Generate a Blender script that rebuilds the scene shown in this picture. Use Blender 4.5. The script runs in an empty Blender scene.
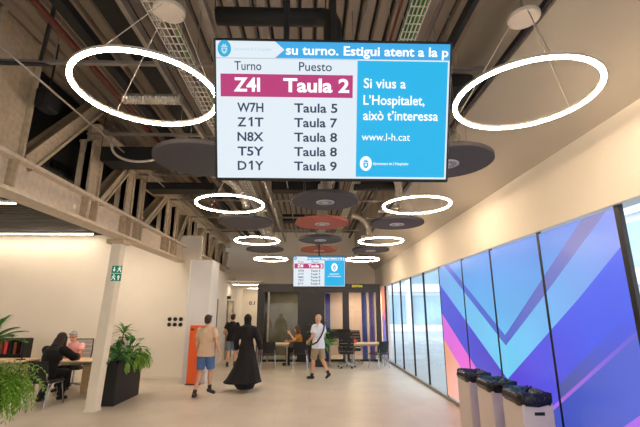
import bpy, math, random
from mathutils import Vector, Matrix
random.seed(7)
PI = math.pi
SC = bpy.context.scene
COL = SC.collection

# ------------------------------------------------------------------ colours / materials
def lin(c):
    out = []
    for v in c[:3]:
        v = v / 255.0
        out.append(v / 12.92 if v <= 0.04045 else ((v + 0.055) / 1.055) ** 2.4)
    return (*out, 1.0)

def mat(name, rgb, rough=0.6, metal=0.0, var=0.10, scale=6.0, bump=0.0, stretch=None, spec=0.5):
    m = bpy.data.materials.new(name); m.use_nodes = True
    nt = m.node_tree; N = nt.nodes; L = nt.links
    b = N['Principled BSDF']
    tc = N.new('ShaderNodeTexCoord'); mp = N.new('ShaderNodeMapping')
    L.new(tc.outputs['Object'], mp.inputs['Vector'])
    if stretch: mp.inputs['Scale'].default_value = stretch
    no = N.new('ShaderNodeTexNoise'); no.inputs['Scale'].default_value = scale; no.inputs['Detail'].default_value = 5
    L.new(mp.outputs['Vector'], no.inputs['Vector'])
    cr = N.new('ShaderNodeValToRGB')
    c = lin(rgb)
    cr.color_ramp.elements[0].position = 0.3; cr.color_ramp.elements[1].position = 0.7
    cr.color_ramp.elements[0].color = (*[v * (1 - var) for v in c[:3]], 1)
    cr.color_ramp.elements[1].color = (*[min(1, v * (1 + var)) for v in c[:3]], 1)
    L.new(no.outputs['Fac'], cr.inputs['Fac']); L.new(cr.outputs['Color'], b.inputs['Base Color'])
    b.inputs['Roughness'].default_value = rough; b.inputs['Metallic'].default_value = metal
    b.inputs['Specular IOR Level'].default_value = spec
    if bump:
        bp = N.new('ShaderNodeBump'); bp.inputs['Strength'].default_value = bump; bp.inputs['Distance'].default_value = 0.02
        L.new(no.outputs['Fac'], bp.inputs['Height']); L.new(bp.outputs['Normal'], b.inputs['Normal'])
    return m

def emit(name, rgb, strength, base=(20, 20, 20)):
    m = bpy.data.materials.new(name); m.use_nodes = True
    b = m.node_tree.nodes['Principled BSDF']
    b.inputs['Base Color'].default_value = lin(base)
    b.inputs['Emission Color'].default_value = lin(rgb)
    b.inputs['Emission Strength'].default_value = strength
    b.inputs['Roughness'].default_value = 0.5
    return m

def glass(name, tint=(240, 245, 247), refl=0.12):
    m = bpy.data.materials.new(name); m.use_nodes = True
    nt = m.node_tree; N = nt.nodes; L = nt.links
    for n in list(N): N.remove(n)
    o = N.new('ShaderNodeOutputMaterial'); t = N.new('ShaderNodeBsdfTransparent'); g = N.new('ShaderNodeBsdfGlossy')
    t.inputs['Color'].default_value = lin(tint); g.inputs['Roughness'].default_value = 0.03
    lw = N.new('ShaderNodeLayerWeight'); lw.inputs['Blend'].default_value = 0.5
    pw = N.new('ShaderNodeMath'); pw.operation = 'POWER'; pw.inputs[1].default_value = 4.0
    ml = N.new('ShaderNodeMath'); ml.operation = 'MULTIPLY_ADD'; ml.inputs[1].default_value = 0.4; ml.inputs[2].default_value = refl * 0.3
    L.new(lw.outputs['Facing'], pw.inputs[0]); L.new(pw.outputs[0], ml.inputs[0])
    mx = N.new('ShaderNodeMixShader')
    L.new(ml.outputs[0], mx.inputs['Fac']); L.new(t.outputs[0], mx.inputs[1]); L.new(g.outputs[0], mx.inputs[2])
    L.new(mx.outputs[0], o.inputs['Surface'])
    return m

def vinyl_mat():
    """translucent printed film on glass, daylight behind it put in as its own glow; colour comes from the mesh's colour attribute"""
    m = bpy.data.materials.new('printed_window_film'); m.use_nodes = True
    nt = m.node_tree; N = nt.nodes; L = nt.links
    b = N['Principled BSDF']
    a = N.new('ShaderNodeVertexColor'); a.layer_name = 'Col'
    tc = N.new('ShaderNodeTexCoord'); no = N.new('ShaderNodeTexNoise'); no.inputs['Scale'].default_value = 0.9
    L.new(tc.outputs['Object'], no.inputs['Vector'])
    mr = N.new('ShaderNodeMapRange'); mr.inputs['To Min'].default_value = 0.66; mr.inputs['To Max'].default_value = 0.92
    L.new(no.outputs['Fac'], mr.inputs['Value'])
    L.new(a.outputs['Color'], b.inputs['Emission Color']); L.new(mr.outputs['Result'], b.inputs['Emission Strength'])  # film emits its own colour in place of daylight coming through
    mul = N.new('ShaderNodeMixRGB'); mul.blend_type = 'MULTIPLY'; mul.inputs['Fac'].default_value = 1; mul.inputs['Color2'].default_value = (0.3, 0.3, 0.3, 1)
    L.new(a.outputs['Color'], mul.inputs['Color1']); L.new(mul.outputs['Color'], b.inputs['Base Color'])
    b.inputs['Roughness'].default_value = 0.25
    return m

def floor_mat():
    m = mat('floor_tiles', (206, 197, 184), rough=0.38, var=0.07, scale=1.6, spec=0.45)
    nt = m.node_tree; N = nt.nodes; L = nt.links; b = N['Principled BSDF']
    ramp = [n for n in N if n.type == 'VALTORGB'][0]; mp = [n for n in N if n.type == 'MAPPING'][0]
    br = N.new('ShaderNodeTexBrick'); br.inputs['Scale'].default_value = 1.0
    br.inputs['Brick Width'].default_value = 1.2; br.inputs['Row Height'].default_value = 0.6; br.inputs['Mortar Size'].default_value = 0.003
    br.inputs['Color1'].default_value = (1, 1, 1, 1); br.inputs['Color2'].default_value = (0.93, 0.93, 0.94, 1); br.inputs['Mortar'].default_value = (0.72, 0.70, 0.68, 1)
    L.new(mp.outputs['Vector'], br.inputs['Vector'])
    mx = N.new('ShaderNodeMixRGB'); mx.blend_type = 'MULTIPLY'; mx.inputs['Fac'].default_value = 1
    L.new(ramp.outputs['Color'], mx.inputs['Color1']); L.new(br.outputs['Color'], mx.inputs['Color2']); L.new(mx.outputs['Color'], b.inputs['Base Color'])
    return m

M = {}
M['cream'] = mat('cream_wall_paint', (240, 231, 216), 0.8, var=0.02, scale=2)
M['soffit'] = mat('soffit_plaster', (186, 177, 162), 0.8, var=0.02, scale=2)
M['white'] = mat('white_paint', (236, 234, 228), 0.6, var=0.02, scale=3)
M['greywhite'] = mat('pale_grey_panel', (222, 222, 222), 0.55, var=0.02, scale=3)
M['floor'] = floor_mat()
M['deck'] = mat('galvanised_deck', (158, 144, 128), 0.6, 0.1, var=0.12, scale=3, stretch=(1, 0.15, 1))
M['deckdark'] = mat('deck_groove', (52, 48, 45), 0.8)
M['fireproof'] = mat('sprayed_steel_coating', (196, 178, 150), 0.9, var=0.14, scale=14, bump=0.5)
M['chord'] = mat('sprayed_coating_lit', (224, 208, 184), 0.9, var=0.10, scale=14, bump=0.4)  # same coating as the posts, lightened to paint in the stronger light here
M['column'] = mat('column_cream_paint', (238, 228, 208), 0.55, var=0.03, scale=4)
M['black'] = mat('matt_black', (20, 20, 22), 0.6, var=0.15)
M['blackbeam'] = mat('black_ceiling_metal', (16, 15, 15), 0.7, var=0.2)
M['charcoal'] = mat('charcoal_felt', (82, 79, 82), 0.9, var=0.08, scale=30)
M['salmon'] = mat('brick_red_felt', (178, 100, 82), 0.9, var=0.08, scale=30)
M['ventwhite'] = mat('white_diffuser', (205, 205, 205), 0.5, var=0.04)
M['ventdark'] = mat('diffuser_slot', (50, 50, 60), 0.7)
M['galv'] = mat('galvanised_steel', (158, 152, 144), 0.42, 0.55, var=0.12, scale=9)
M['wire'] = mat('zinc_wire', (214, 208, 198), 0.5, 0.2, var=0.05)
M['foil'] = mat('foil_duct', (205, 198, 186), 0.28, 0.8, var=0.2, scale=24, bump=0.8)
M['redpipe'] = mat('red_sprinkler_pipe', (92, 34, 20), 0.5, var=0.1)
M['green'] = mat('green_cable', (74, 140, 48), 0.55, var=0.2, scale=20)
M['cablegrey'] = mat('grey_cable', (110, 104, 98), 0.6)
M['chrome'] = mat('chrome_leg', (190, 190, 192), 0.25, 0.85, var=0.05)
M['darkframe'] = mat('dark_anodised_frame', (38, 37, 40), 0.4, 0.4, var=0.1)
M['office'] = mat('office_dark_cladding', (42, 40, 42), 0.5, var=0.1)
M['glass'] = glass('clear_glass')
M['oglass'] = glass('office_glass', (215, 225, 228), 0.10)
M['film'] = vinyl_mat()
M['ring'] = emit('ring_light_diffuser', (255, 226, 192), 74.0)
M['strip'] = emit('linear_light_diffuser', (255, 232, 204), 44.0)
M['strip_fill'] = emit('added_fill_diffuser', (255, 234, 208), 230.0)  # for the added fill lamp only
M['rose'] = mat('ceiling_rose_white', (200, 190, 178), 0.6, var=0.03)
M['wood'] = mat('light_oak', (206, 172, 128), 0.5, var=0.12, scale=7, stretch=(1, 8, 8))
M['oakedge'] = mat('pale_wood_top', (222, 196, 156), 0.45, var=0.08, scale=7, stretch=(1, 8, 8))
M['orange'] = mat('orange_lacquer', (236, 98, 34), 0.45, var=0.04)
M['binwhite'] = mat('bin_white_laminate', (208, 196, 190), 0.45, var=0.02)
M['bag'] = mat('black_bin_liner', (14, 14, 16), 0.22, var=0.3, scale=20, bump=0.5)
M['screen'] = emit('monitor_screen', (40, 60, 80), 0.35)
M['leaf'] = mat('leaf_green', (86, 146, 52), 0.5, var=0.4, scale=9)
M['leaf2'] = mat('fern_green', (132, 178, 66), 0.55, var=0.35, scale=9)
M['leaf3'] = mat('dark_leaf', (60, 118, 54), 0.45, var=0.35, scale=9)
M['soil'] = mat('soil', (46, 34, 26), 0.95, var=0.3, scale=30, bump=0.5)
M['skin'] = mat('skin_light', (214, 162, 132), 0.55, var=0.05, scale=12)
M['skin2'] = mat('skin_tan', (188, 132, 100), 0.55, var=0.05, scale=12)
M['eye'] = mat('eye_dark', (30, 22, 18), 0.3)
M['lips'] = mat('lip_tone', (168, 92, 84), 0.5)
M['hairdark'] = mat('dark_brown_hair', (44, 29, 22), 0.6, var=0.3, scale=30)
M['hairbrown'] = mat('brown_hair', (74, 40, 26), 0.55, var=0.3, scale=30)
M['hairgrey'] = mat('grey_hair', (172, 166, 160), 0.6, var=0.15, scale=30)
M['hairfair'] = mat('pale_cropped_hair', (206, 176, 146), 0.6, var=0.15, scale=30)
M['beige'] = mat('beige_cotton', (214, 186, 156), 0.85, var=0.06, scale=9, bump=0.2)
M['denim'] = mat('blue_denim', (78, 116, 168), 0.85, var=0.14, scale=18)
M['greyblue'] = mat('grey_blue_cotton', (112, 132, 152), 0.85, var=0.1, scale=14)
M['blackcloth'] = mat('black_cloth', (15, 14, 17), 0.85, var=0.25, scale=9)
M['whitecloth'] = mat('white_cotton', (222, 226, 238), 0.85, var=0.04, scale=9)
M['khaki'] = mat('khaki_cotton', (158, 142, 112), 0.85, var=0.08, scale=12)
M['mustard'] = mat('mustard_cotton', (188, 128, 40), 0.85, var=0.1, scale=12)
M['pink'] = mat('pink_cotton', (240, 176, 176), 0.85, var=0.06, scale=12)
M['shoe'] = mat('dark_shoe', (30, 28, 30), 0.6, var=0.2)
M['sock'] = mat('white_sock', (220, 218, 214), 0.85)
M['sole'] = mat('pale_sole', (210, 206, 200), 0.7)
M['redthing'] = mat('coral_red_fabric', (214, 70, 76), 0.7)
M['meshback'] = mat('grey_mesh_fabric', (170, 168, 166), 0.8, var=0.15, scale=40)
M['signgreen'] = emit('safety_green', (0, 124, 92), 0.30, (0, 124, 92))
M['signwhite'] = emit('safety_white', (235, 245, 240), 0.55, (230, 240, 235))
M['facade'] = mat('facade_render', (226, 232, 236), 0.8, var=0.05, scale=0.4)
M['facadewin'] = mat('facade_glass', (160, 188, 206), 0.3, var=0.25, scale=0.3)
M['street'] = mat('street_paving', (172, 176, 178), 0.8, var=0.08, scale=0.5)
M['doorpaint'] = mat('door_cream', (226, 206, 172), 0.6, var=0.03)
M['plate'] = mat('dark_sign_letters', (78, 66, 52), 0.6)
M['slat'] = mat('black_slat', (24, 23, 23), 0.6, var=0.15)
M['book'] = mat('brown_folder', (108, 58, 40), 0.7, var=0.2)
# screens
T = {}
T['white'] = emit('screen_white', (232, 243, 252), 0.86)
T['blue'] = emit('screen_blue', (4, 184, 240), 0.86)
T['hblue'] = emit('screen_header_blue', (50, 174, 238), 0.86)
T['magenta'] = emit('screen_magenta', (190, 48, 120), 0.86)
T['navy'] = emit('screen_navy_text', (20, 54, 88), 0.8)
T['lwhite'] = emit('screen_text_white', (255, 255, 255), 1.05)
T['pale'] = emit('screen_pale_text', (176, 214, 232), 0.95)
T['teal'] = emit('screen_teal', (30, 166, 214), 0.95)
T['pale2'] = emit('screen_line', (190, 205, 215), 0.9)

# ------------------------------------------------------------------ mesh builder
class MB:
    def __init__(s): s.v = []; s.f = []; s.mi = []; s.cur = 0
    def m(s, i): s.cur = i; return s
    def add(s, vs, fs):
        b = len(s.v); s.v += [Vector(p) for p in vs]
        for f in fs: s.f.append([b + i for i in f]); s.mi.append(s.cur)
        return s
    def box(s, x0, x1, y0, y1, z0, z1):
        return s.add([(x0, y0, z0), (x1, y0, z0), (x1, y1, z0), (x0, y1, z0), (x0, y0, z1), (x1, y0, z1), (x1, y1, z1), (x0, y1, z1)],
                     [(0, 3, 2, 1), (4, 5, 6, 7), (0, 1, 5, 4), (1, 2, 6, 5), (2, 3, 7, 6), (3, 0, 4, 7)])
    def bbox(s, x0, x1, y0, y1, z0, z1, r=0.01):
        """box with chamfered vertical and horizontal edges"""
        r = min(r, abs(x1 - x0) * .45, abs(y1 - y0) * .45, abs(z1 - z0) * .45)
        rows = []
        for z, i in ((z0, r), (z0 + r, 0), (z1 - r, 0), (z1, r)):
            a0, a1, b0, b1 = x0 + i, x1 - i, y0 + i, y1 - i
            rows.append([(a0 + r, b0, z), (a1 - r, b0, z), (a1, b0 + r, z), (a1, b1 - r, z), (a1 - r, b1, z), (a0 + r, b1, z), (a0, b1 - r, z), (a0, b0 + r, z)])
        return s.loft(rows)
    def loft(s, rows, cap=True, closed=True):
        b = len(s.v); n = len(rows[0])
        for r in rows: s.v += [Vector(p) for p in r]
        for i in range(len(rows) - 1):
            for k in range(n if closed else n - 1):
                s.f.append([b + i * n + k, b + i * n + (k + 1) % n, b + (i + 1) * n + (k + 1) % n, b + (i + 1) * n + k]); s.mi.append(s.cur)
        if cap:
            s.f.append([b + k for k in range(n)][::-1]); s.mi.append(s.cur)
            s.f.append([b + (len(rows) - 1) * n + k for k in range(n)]); s.mi.append(s.cur)
        return s
    def tube(s, pts, r, n=8, cap=True):
        pts = [Vector(p) for p in pts]; rows = []
        rs = r if isinstance(r, (list, tuple)) else [r] * len(pts)
        ref = None
        for i, p in enumerate(pts):
            d = (pts[min(i + 1, len(pts) - 1)] - pts[max(i - 1, 0)])
            d = d.normalized() if d.length > 1e-9 else Vector((0, 0, 1))
            if ref is None: ref = Vector((0, 0, 1)) if abs(d.z) < 0.9 else Vector((1, 0, 0))
            a = d.cross(ref).normalized(); bb = a.cross(d).normalized(); ref = bb
            rows.append([p + a * (rs[i] * math.cos(2 * PI * k / n)) + bb * (rs[i] * math.sin(2 * PI * k / n)) for k in range(n)])
        return s.loft(rows, cap)
    def capsule(s, p0, p1, r0, r1=None, n=12):
        r1 = r0 if r1 is None else r1
        p0 = Vector(p0); p1 = Vector(p1); d = (p1 - p0)
        d = d.normalized() if d.length > 1e-6 else Vector((0, 0, 1))
        pts = []; rs = []
        for a in (85, 55, 25): pts.append(p0 - d * r0 * math.sin(math.radians(a))); rs.append(r0 * math.cos(math.radians(a)))
        pts.append(p0); rs.append(r0); pts.append(p1); rs.append(r1)
        for a in (25, 55, 85): pts.append(p1 + d * r1 * math.sin(math.radians(a))); rs.append(r1 * math.cos(math.radians(a)))
        ref = Vector((0, 0, 1)) if abs(d.z) < 0.9 else Vector((1, 0, 0))
        a = d.cross(ref).normalized(); b = a.cross(d).normalized()
        return s.loft([[p + a * (q * math.cos(2 * PI * k / n)) + b * (q * math.sin(2 * PI * k / n)) for k in range(n)] for p, q in zip(pts, rs)])
    def lathe(s, prof, c=(0, 0, 0), n=24, cap=True):
        c = Vector(c)
        return s.loft([[c + Vector((r * math.cos(2 * PI * k / n), r * math.sin(2 * PI * k / n), z)) for k in range(n)] for r, z in prof], cap)
    def ell(s, c, rx, ry, rz, n=16, R=None):
        c = Vector(c); rows = []
        for i in range(1, 10):
            t = -PI / 2 + PI * i / 10
            row = []
            for k in range(n):
                a = 2 * PI * k / n
                p = Vector((rx * math.cos(t) * math.cos(a), ry * math.cos(t) * math.sin(a), rz * math.sin(t)))
                if R: p = R @ p
                row.append(c + p)
            rows.append(row)
        return s.loft(rows)
    def quad(s, a, b, c, d): return s.add([a, b, c, d], [(0, 1, 2, 3)])
    def mesh(s, name, mats, xf=None, smooth=False, off=None):
        me = bpy.data.meshes.new(name)
        vs = s.v
        if xf: vs = [xf @ p for p in vs]
        if off: vs = [p - off for p in vs]
        me.from_pydata([tuple(p) for p in vs], [], s.f)
        for m in (mats if isinstance(mats, (list, tuple)) else [mats]): me.materials.append(m)
        me.polygons.foreach_set('material_index', s.mi)
        if smooth: me.polygons.foreach_set('use_smooth', [True] * len(me.polygons))
        me.update()
        return me
    def build(s, name, mats, parent=None, xf=None, smooth=False, world=False):
        off = None
        if world and parent:
            p = parent; off = Vector((0, 0, 0))
            while p: off = off + p.location; p = p.parent
        me = s.mesh(name, mats, xf, smooth, off)
        o = bpy.data.objects.new(name, me); COL.objects.link(o)
        if parent: o.parent = parent
        return o

def tag(o, label=None, cat=None, group=None, kind=None):
    if label: o['label'] = label
    if cat: o['category'] = cat
    if group: o['group'] = group
    if kind: o['kind'] = kind
    return o

def thing(name, label, cat, loc=(0, 0, 0), rz=0.0, group=None):
    o = bpy.data.objects.new(name, None); COL.objects.link(o)
    o.location = loc; o.rotation_euler = (0, 0, rz); o.empty_display_size = 0.1
    return tag(o, label, cat, group)

def struct(name, mb, m, parent=None, smooth=False):
    o = mb.build(name, m, parent, smooth=smooth)
    if not parent: o['kind'] = 'structure'
    return o

def structroot(name):
    o = bpy.data.objects.new(name, None); COL.objects.link(o); o['kind'] = 'structure'; return o

def copy_tree(o, parent=None):
    c = o.copy(); COL.objects.link(c); c.parent = parent
    for ch in list(o.children): copy_tree(ch, c)
    return c

def centred(o):
    """move a mesh's origin to its base centre"""
    me = o.data
    xs = [v.co for v in me.vertices]
    c = Vector(((min(p.x for p in xs) + max(p.x for p in xs)) / 2, (min(p.y for p in xs) + max(p.y for p in xs)) / 2, min(p.z for p in xs)))
    for v in me.vertices: v.co -= c
    o.location = c
    return o

def remesh(mb, voxel, smooth_iter=3, mats=None, name='form'):
    me = mb.mesh(name, mats or [])
    o = bpy.data.objects.new(name, me); COL.objects.link(o)
    r = o.modifiers.new('r', 'REMESH'); r.mode = 'VOXEL'; r.voxel_size = voxel; r.use_smooth_shade = True
    if smooth_iter:
        sm = o.modifiers.new('s', 'SMOOTH'); sm.iterations = smooth_iter; sm.factor = 0.5
    dg = bpy.context.evaluated_depsgraph_get(); dg.update()
    out = bpy.data.meshes.new_from_object(o.evaluated_get(dg))
    bpy.data.objects.remove(o); bpy.data.meshes.remove(me)
    out.materials.clear()
    for m in (mats or []): out.materials.append(m)
    out.polygons.foreach_set('use_smooth', [True] * len(out.polygons))
    out.polygons.foreach_set('material_index', [0] * len(out.polygons))
    out.name = name
    return out

def link_mesh(me, name, parent=None):
    o = bpy.data.objects.new(name, me); COL.objects.link(o)
    if parent: o.parent = parent
    return o

# ------------------------------------------------------------------ camera
F = 390.0; EYE = 1.80
PITCH = math.atan(98.5 / F); YAW = math.atan(10 / math.hypot(F, 98.5))
cam = bpy.data.cameras.new('camera'); co = bpy.data.objects.new('camera', cam); COL.objects.link(co)
cam.sensor_fit = 'HORIZONTAL'; cam.sensor_width = 36.0; cam.lens = F / 640 * 36.0; cam.clip_end = 300
co.location = (0, 0, EYE); co.rotation_euler = (PI / 2 + PITCH, 0, -YAW)
SC.camera = co

# ------------------------------------------------------------------ the setting
DECK = 5.4; WX = 2.95
struct('floor', MB().box(-10, WX + 0.05, -7, 24, -0.1, 0), M['floor'])
# corrugated deck: ribs along Y
mb = MB(); x = -10.0; P = 0.19
row0 = []; 
mb.m(0).box(-10, WX + 0.2, -7, 24, DECK + 0.08, DECK + 0.2)
while x < WX + 0.1:
    x1 = x + P - 0.065
    mb.m(0).add([(x, -7, DECK), (x1, -7, DECK), (x1, 24, DECK), (x, 24, DECK)], [(0, 3, 2, 1)])
    mb.m(0).add([(x1, -7, DECK), (x1 + 0.02, -7, DECK + 0.07), (x1 + 0.02, 24, DECK + 0.07), (x1, 24, DECK)], [(0, 3, 2, 1)])
    mb.m(1).add([(x1 + 0.02, -7, DECK + 0.07), (x1 + 0.05, -7, DECK + 0.07), (x1 + 0.05, 24, DECK + 0.07), (x1 + 0.02, 24, DECK + 0.07)], [(0, 3, 2, 1)])
    mb.m(0).add([(x1 + 0.05, -7, DECK + 0.07), (x1 + 0.07, -7, DECK), (x1 + 0.07, 24, DECK), (x1 + 0.05, 24, DECK + 0.07)], [(0, 3, 2, 1)])
    x += P
struct('ceiling', mb, [M['deck'], M['deckdark']])
# right wall: header above the glass, sloping soffit
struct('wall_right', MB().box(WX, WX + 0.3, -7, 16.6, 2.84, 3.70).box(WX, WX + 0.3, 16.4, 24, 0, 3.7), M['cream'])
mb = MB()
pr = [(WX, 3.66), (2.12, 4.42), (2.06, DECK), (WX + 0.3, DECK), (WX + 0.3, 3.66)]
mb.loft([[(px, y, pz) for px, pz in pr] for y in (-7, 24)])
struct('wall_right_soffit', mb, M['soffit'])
struct('trim_1', MB().box(WX - 0.05, WX, -7, 16.4, 2.80, 2.86), M['cream'])
struct('baseboard_right', MB().box(WX - 0.03, WX + 0.04, -7, 16.4, 0, 0.07), M['galv'])
struct('wall_rear_added', MB().box(-10, WX, -7.2, -7.0, 2.6, DECK), M['cream'])  # unseen half wall added behind the camera to cut incoming sky light
# left bay
struct('wall_back_left', MB().box(-10, -3.3, 11.75, 11.95, 0, 4.05), M['cream'])
struct('wall_left', MB().box(-10.2, -10, -7, 12, 0, DECK), M['cream'])
mb = MB().m(0).box(-10, -4.15, -7, 11.95, 4.16, 4.2)
y = 0.0
while y < 11.7:
    mb.m(1).box(-10, -4.15, y, y + 0.10, 4.05, 4.15); y += 0.16
struct('ceiling_left_bay', mb, [M['blackbeam'], M['slat']])
struct('trim_2', MB().box(-4.2, -4.15, -3, 10.6, 4.0, DECK), M['blackbeam'])
struct('trim_3', MB().box(-4.25, -4.1, 10.6, 20, 3.72, 3.80).box(-4.25, -4.1, 10.6, 20, 4.6, DECK), M['fireproof'])
wr = structroot('window_11')
MB().quad((-4.18, 10.6, 3.8), (-4.18, 20, 3.8), (-4.18, 20, 4.6), (-4.18, 10.6, 4.6)).build('pane', glass('clerestory_glass', (190, 215, 235), 0.15), wr)
mb = MB()
for k in range(9):
    yy = 10.6 + k * 1.17
    mb.box(-4.22, -4.14, yy, yy + 0.05, 3.8, 4.6)
    if k < 8: mb.tube([(-4.15, yy + 0.1, 4.25), (-4.15, yy + 0.95, 3.95)], 0.028, 6)
mb.build('window_frame', mat('clerestory_blue_frame', (56, 78, 120), 0.5), wr)
# pier and corridor
struct('wall_pier', MB().box(-3.31, -2.72, 10.9, 11.75, 0, 3.2), M['greywhite'])
struct('trim_4', MB().box(-3.33, -3.30, 10.885, 10.92, 0, 3.2).box(-2.73, -2.70, 10.885, 10.92, 0, 3.2), M['white'])
struct('wall_corridor_left', MB().box(-3.6, -3.35, 11.95, 20.2, 0, 3.3), M['cream'])
struct('wall_corridor_end', MB().box(-3.6, -1.5, 20.0, 20.2, 0, 3.0), M['cream'])
struct('ceiling_corridor', MB().box(-3.6, -1.9, 15.7, 20.2, 2.95, 3.0), M['cream'])
struct('wall_back', MB().box(-4.2, WX, 17.9, 18.1, 3.0, DECK).box(-1.6, WX, 17.9, 18.1, 0, 3.0), M['cream'])
struct('baseboard_left', MB().box(-10, -3.36, 11.73, 11.75, 0, 0.09), M['cream'])
for i, (y0, y1) in enumerate(((13.4, 14.4), (16.3, 17.3))):
    d = structroot('door_%d' % (i + 1))
    MB().box(-3.35, -3.32, y0, y1, 0, 2.2).build('door_leaf', M['doorpaint'], d)
    MB().box(-3.36, -3.29, y0 - 0.06, y0, 0, 2.26).box(-3.36, -3.29, y1, y1 + 0.06, 0, 2.26).box(-3.36, -3.29, y0, y1, 2.2, 2.26).build('door_frame', M['galv'], d)
    MB().tube([(-3.32, y0 + 0.1, 1.05), (-3.27, y0 + 0.1, 1.05), (-3.27, y0 + 0.22, 1.05)], 0.012, 8).build('door_handle', M['chrome'], d)
    tag(centred(MB().box(-3.35, -3.20, y0 - 0.12, y0 - 0.10, 2.3, 2.42).build('door_sign', M['plate'])),
        ['small dark projecting sign by the nearer corridor door', 'small dark projecting sign by the farther corridor door'][i], 'sign')

# ------------------------------------------------------------------ truss on the left
tr = structroot('steel_truss')
X0 = -3.86
mb = MB()
for z0, z1, w in ((3.25, 3.30, 0.16), (3.68, 3.73, 0.16), (3.30, 3.68, 0.03)): mb.box(X0 - w, X0 + w, -2, 20, z0, z1)
mb.build('bottom_chord', M['chord'], tr)
MB().box(X0 - 0.16, X0 + 0.16, 6.35, 20, 4.66, 4.71).box(X0 - 0.03, X0 + 0.03, 6.35, 20, 4.71, 4.95).box(X0 - 0.16, X0 + 0.16, 6.35, 20, 4.95, 5.0).build('top_chord', M['fireproof'], tr)
def hsec(mb, p0, p1, w, d):
    """H-section bar between two points in the plane X = X0, w along the plane, d across"""
    p0 = Vector(p0); p1 = Vector(p1); u = (p1 - p0).normalized(); n = Vector((1, 0, 0)); t = u.cross(n)
    def bar(a0, a1, b0, b1):
        mb.loft([[p + t * a + n * b for a, b in ((a0, b0), (a1, b0), (a1, b1), (a0, b1))] for p in (p0, p1)])
    bar(-w / 2, -w / 2 + 0.04, -d / 2, d / 2); bar(w / 2 - 0.04, w / 2, -d / 2, d / 2); bar(-w / 2, w / 2, -0.02, 0.02 + d * 0.25)
for yy, w_p, zt in ((2.75, .4, DECK), (4.44, .74, DECK), (6.52, .36, 4.67), (7.85, .30, 4.67), (8.42, .22, 4.67), (10.1, .32, 4.67), (10.75, .22, 4.67), (11.95, .3, 4.67), (12.6, .22, 4.67), (13.8, .3, 4.67), (14.5, .22, 4.67), (15.6, .3, 4.67), (17.0, .3, 4.67), (18.4, .3, 4.67), (19.7, .3, 4.67)):
    m = MB(); hsec(m, (X0, yy, 3.73), (X0, yy, zt), w_p, 0.30 if yy < 5 else 0.24); m.build('post', M['fireproof'], tr)
    m = MB()
    for q in (-w_p * .4, w_p * .4): m.box(X0 + 0.03, X0 + 0.15, yy + q - 0.015, yy + q + 0.015, 3.30, 3.68)
    m.build('stiffener', M['fireproof'], tr)
for ya, yb, zb in ((4.98, 6.42, 5.36), (6.85, 7.66, 4.62), (8.75, 9.85, 4.66), (11.0, 11.75, 4.66), (12.85, 13.6, 4.66), (14.75, 15.4, 4.66), (15.9, 16.8, 4.66), (17.3, 18.2, 4.66)):
    m = MB(); hsec(m, (X0, ya, 3.72), (X0, yb, zb), 0.24 if ya < 5 else 0.17, 0.22); m.build('diagonal', M['fireproof'], tr)
    m = MB(); m.box(X0 - 0.02, X0 + 0.02, ya - 0.22, ya + 0.22, 3.73, 3.92); m.build('gusset', M['fireproof'], tr)
# square column under the truss
cr_ = structroot('column')
mb = MB(); LEAN = 0.11                                                # the shaft stands slightly out of plumb, as in the photograph
mb.loft([[(-4.18 + LEAN * z / 3.2 + a, 8.0 + b, z) for a, b in ((.012, 0), (.188, 0), (.2, .012), (.2, .208), (.188, .22), (.012, .22), (0, .208), (0, .012))] for z in (0.012, 1.2, 2.4, 3.18)])
mb.build('shaft', M['column'], cr_)
MB().bbox(-4.16, -3.80, 7.94, 8.28, 3.16, 3.25, 0.01).build('capital_plate', M['fireproof'], cr_)
MB().box(-4.19, -3.97, 7.99, 8.23, 0, 0.04).build('base_plate', M['column'], cr_)
# emergency signs on the column
for k, (z0, lab, flip) in enumerate(((2.56, 'upper of two green and white safety signs on the cream column', 1), (2.40, 'lower of two green and white safety signs on the cream column', -1))):
    e = thing('safety_sign', lab, 'sign', (-3.82, 7.995, z0), 0, 'green safety signs on the column')
    MB().box(-0.17, 0.03, -0.010, -0.004, 0, 0.145).build('sign_plate', M['signgreen'], e)
    m = MB(); cx = -0.02 if flip > 0 else -0.12
    # running figure
    m.add([(cx + x_, -0.014, z_) for x_, z_ in ((-.045, .03), (-.03, .02), (-.008, .055), (.018, .05), (.026, .018), (.04, .018), (.034, .062), (.012, .07), (.016, .095), (.04, .09), (.042, .10), (.012, .108), (-.012, .104), (-.034, .085), (-.03, .076), (-.01, .09), (-.014, .062))], [tuple(range(17))])
    m.lathe([(0.012, 0), (0.012, 0.001)], (0, 0, 0), 10)
    base = len(m.v) - 20
    for q in m.v[base:]: q.xyz = (cx + 0.006 + q.x, -0.014 - q.z, 0.122 + q.y)
    m.build('running_figure', M['signwhite'], e)
    ax = -0.12 if flip > 0 else -0.02
    MB().add([(ax + x_, -0.014, 0.072 + z_ * flip) for x_, z_ in ((-.01, .05), (.01, .05), (.01, 0), (.032, 0), (0, -.05), (-.032, 0), (-.01, 0))], [tuple(range(7))]).build('arrow', M['signwhite'], e)

# ------------------------------------------------------------------ windows on the right
mull = [15.62, 14.25, 12.95, 11.58, 10.25, 8.93, 7.55, 6.31, 4.91, 3.56, 2.2, 0.8, -0.6, -2.0, -3.4, -4.8, -6.9]
inner = [(8.29, 2.76), (6.08, 1.46), (4.89, 2.24), (3.91, 2.85), (3.5, 3.12)]
def clip(poly, f):
    out = []
    for i in range(len(poly)):
        a, b = poly[i], poly[(i + 1) % len(poly)]; fa, fb = f(a), f(b)
        if fa >= 0: out.append(a)
        if (fa >= 0) != (fb >= 0):
            t = fa / (fa - fb); out.append((a[0] + (b[0] - a[0]) * t, a[1] + (b[1] - a[1]) * t))
    return out
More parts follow.
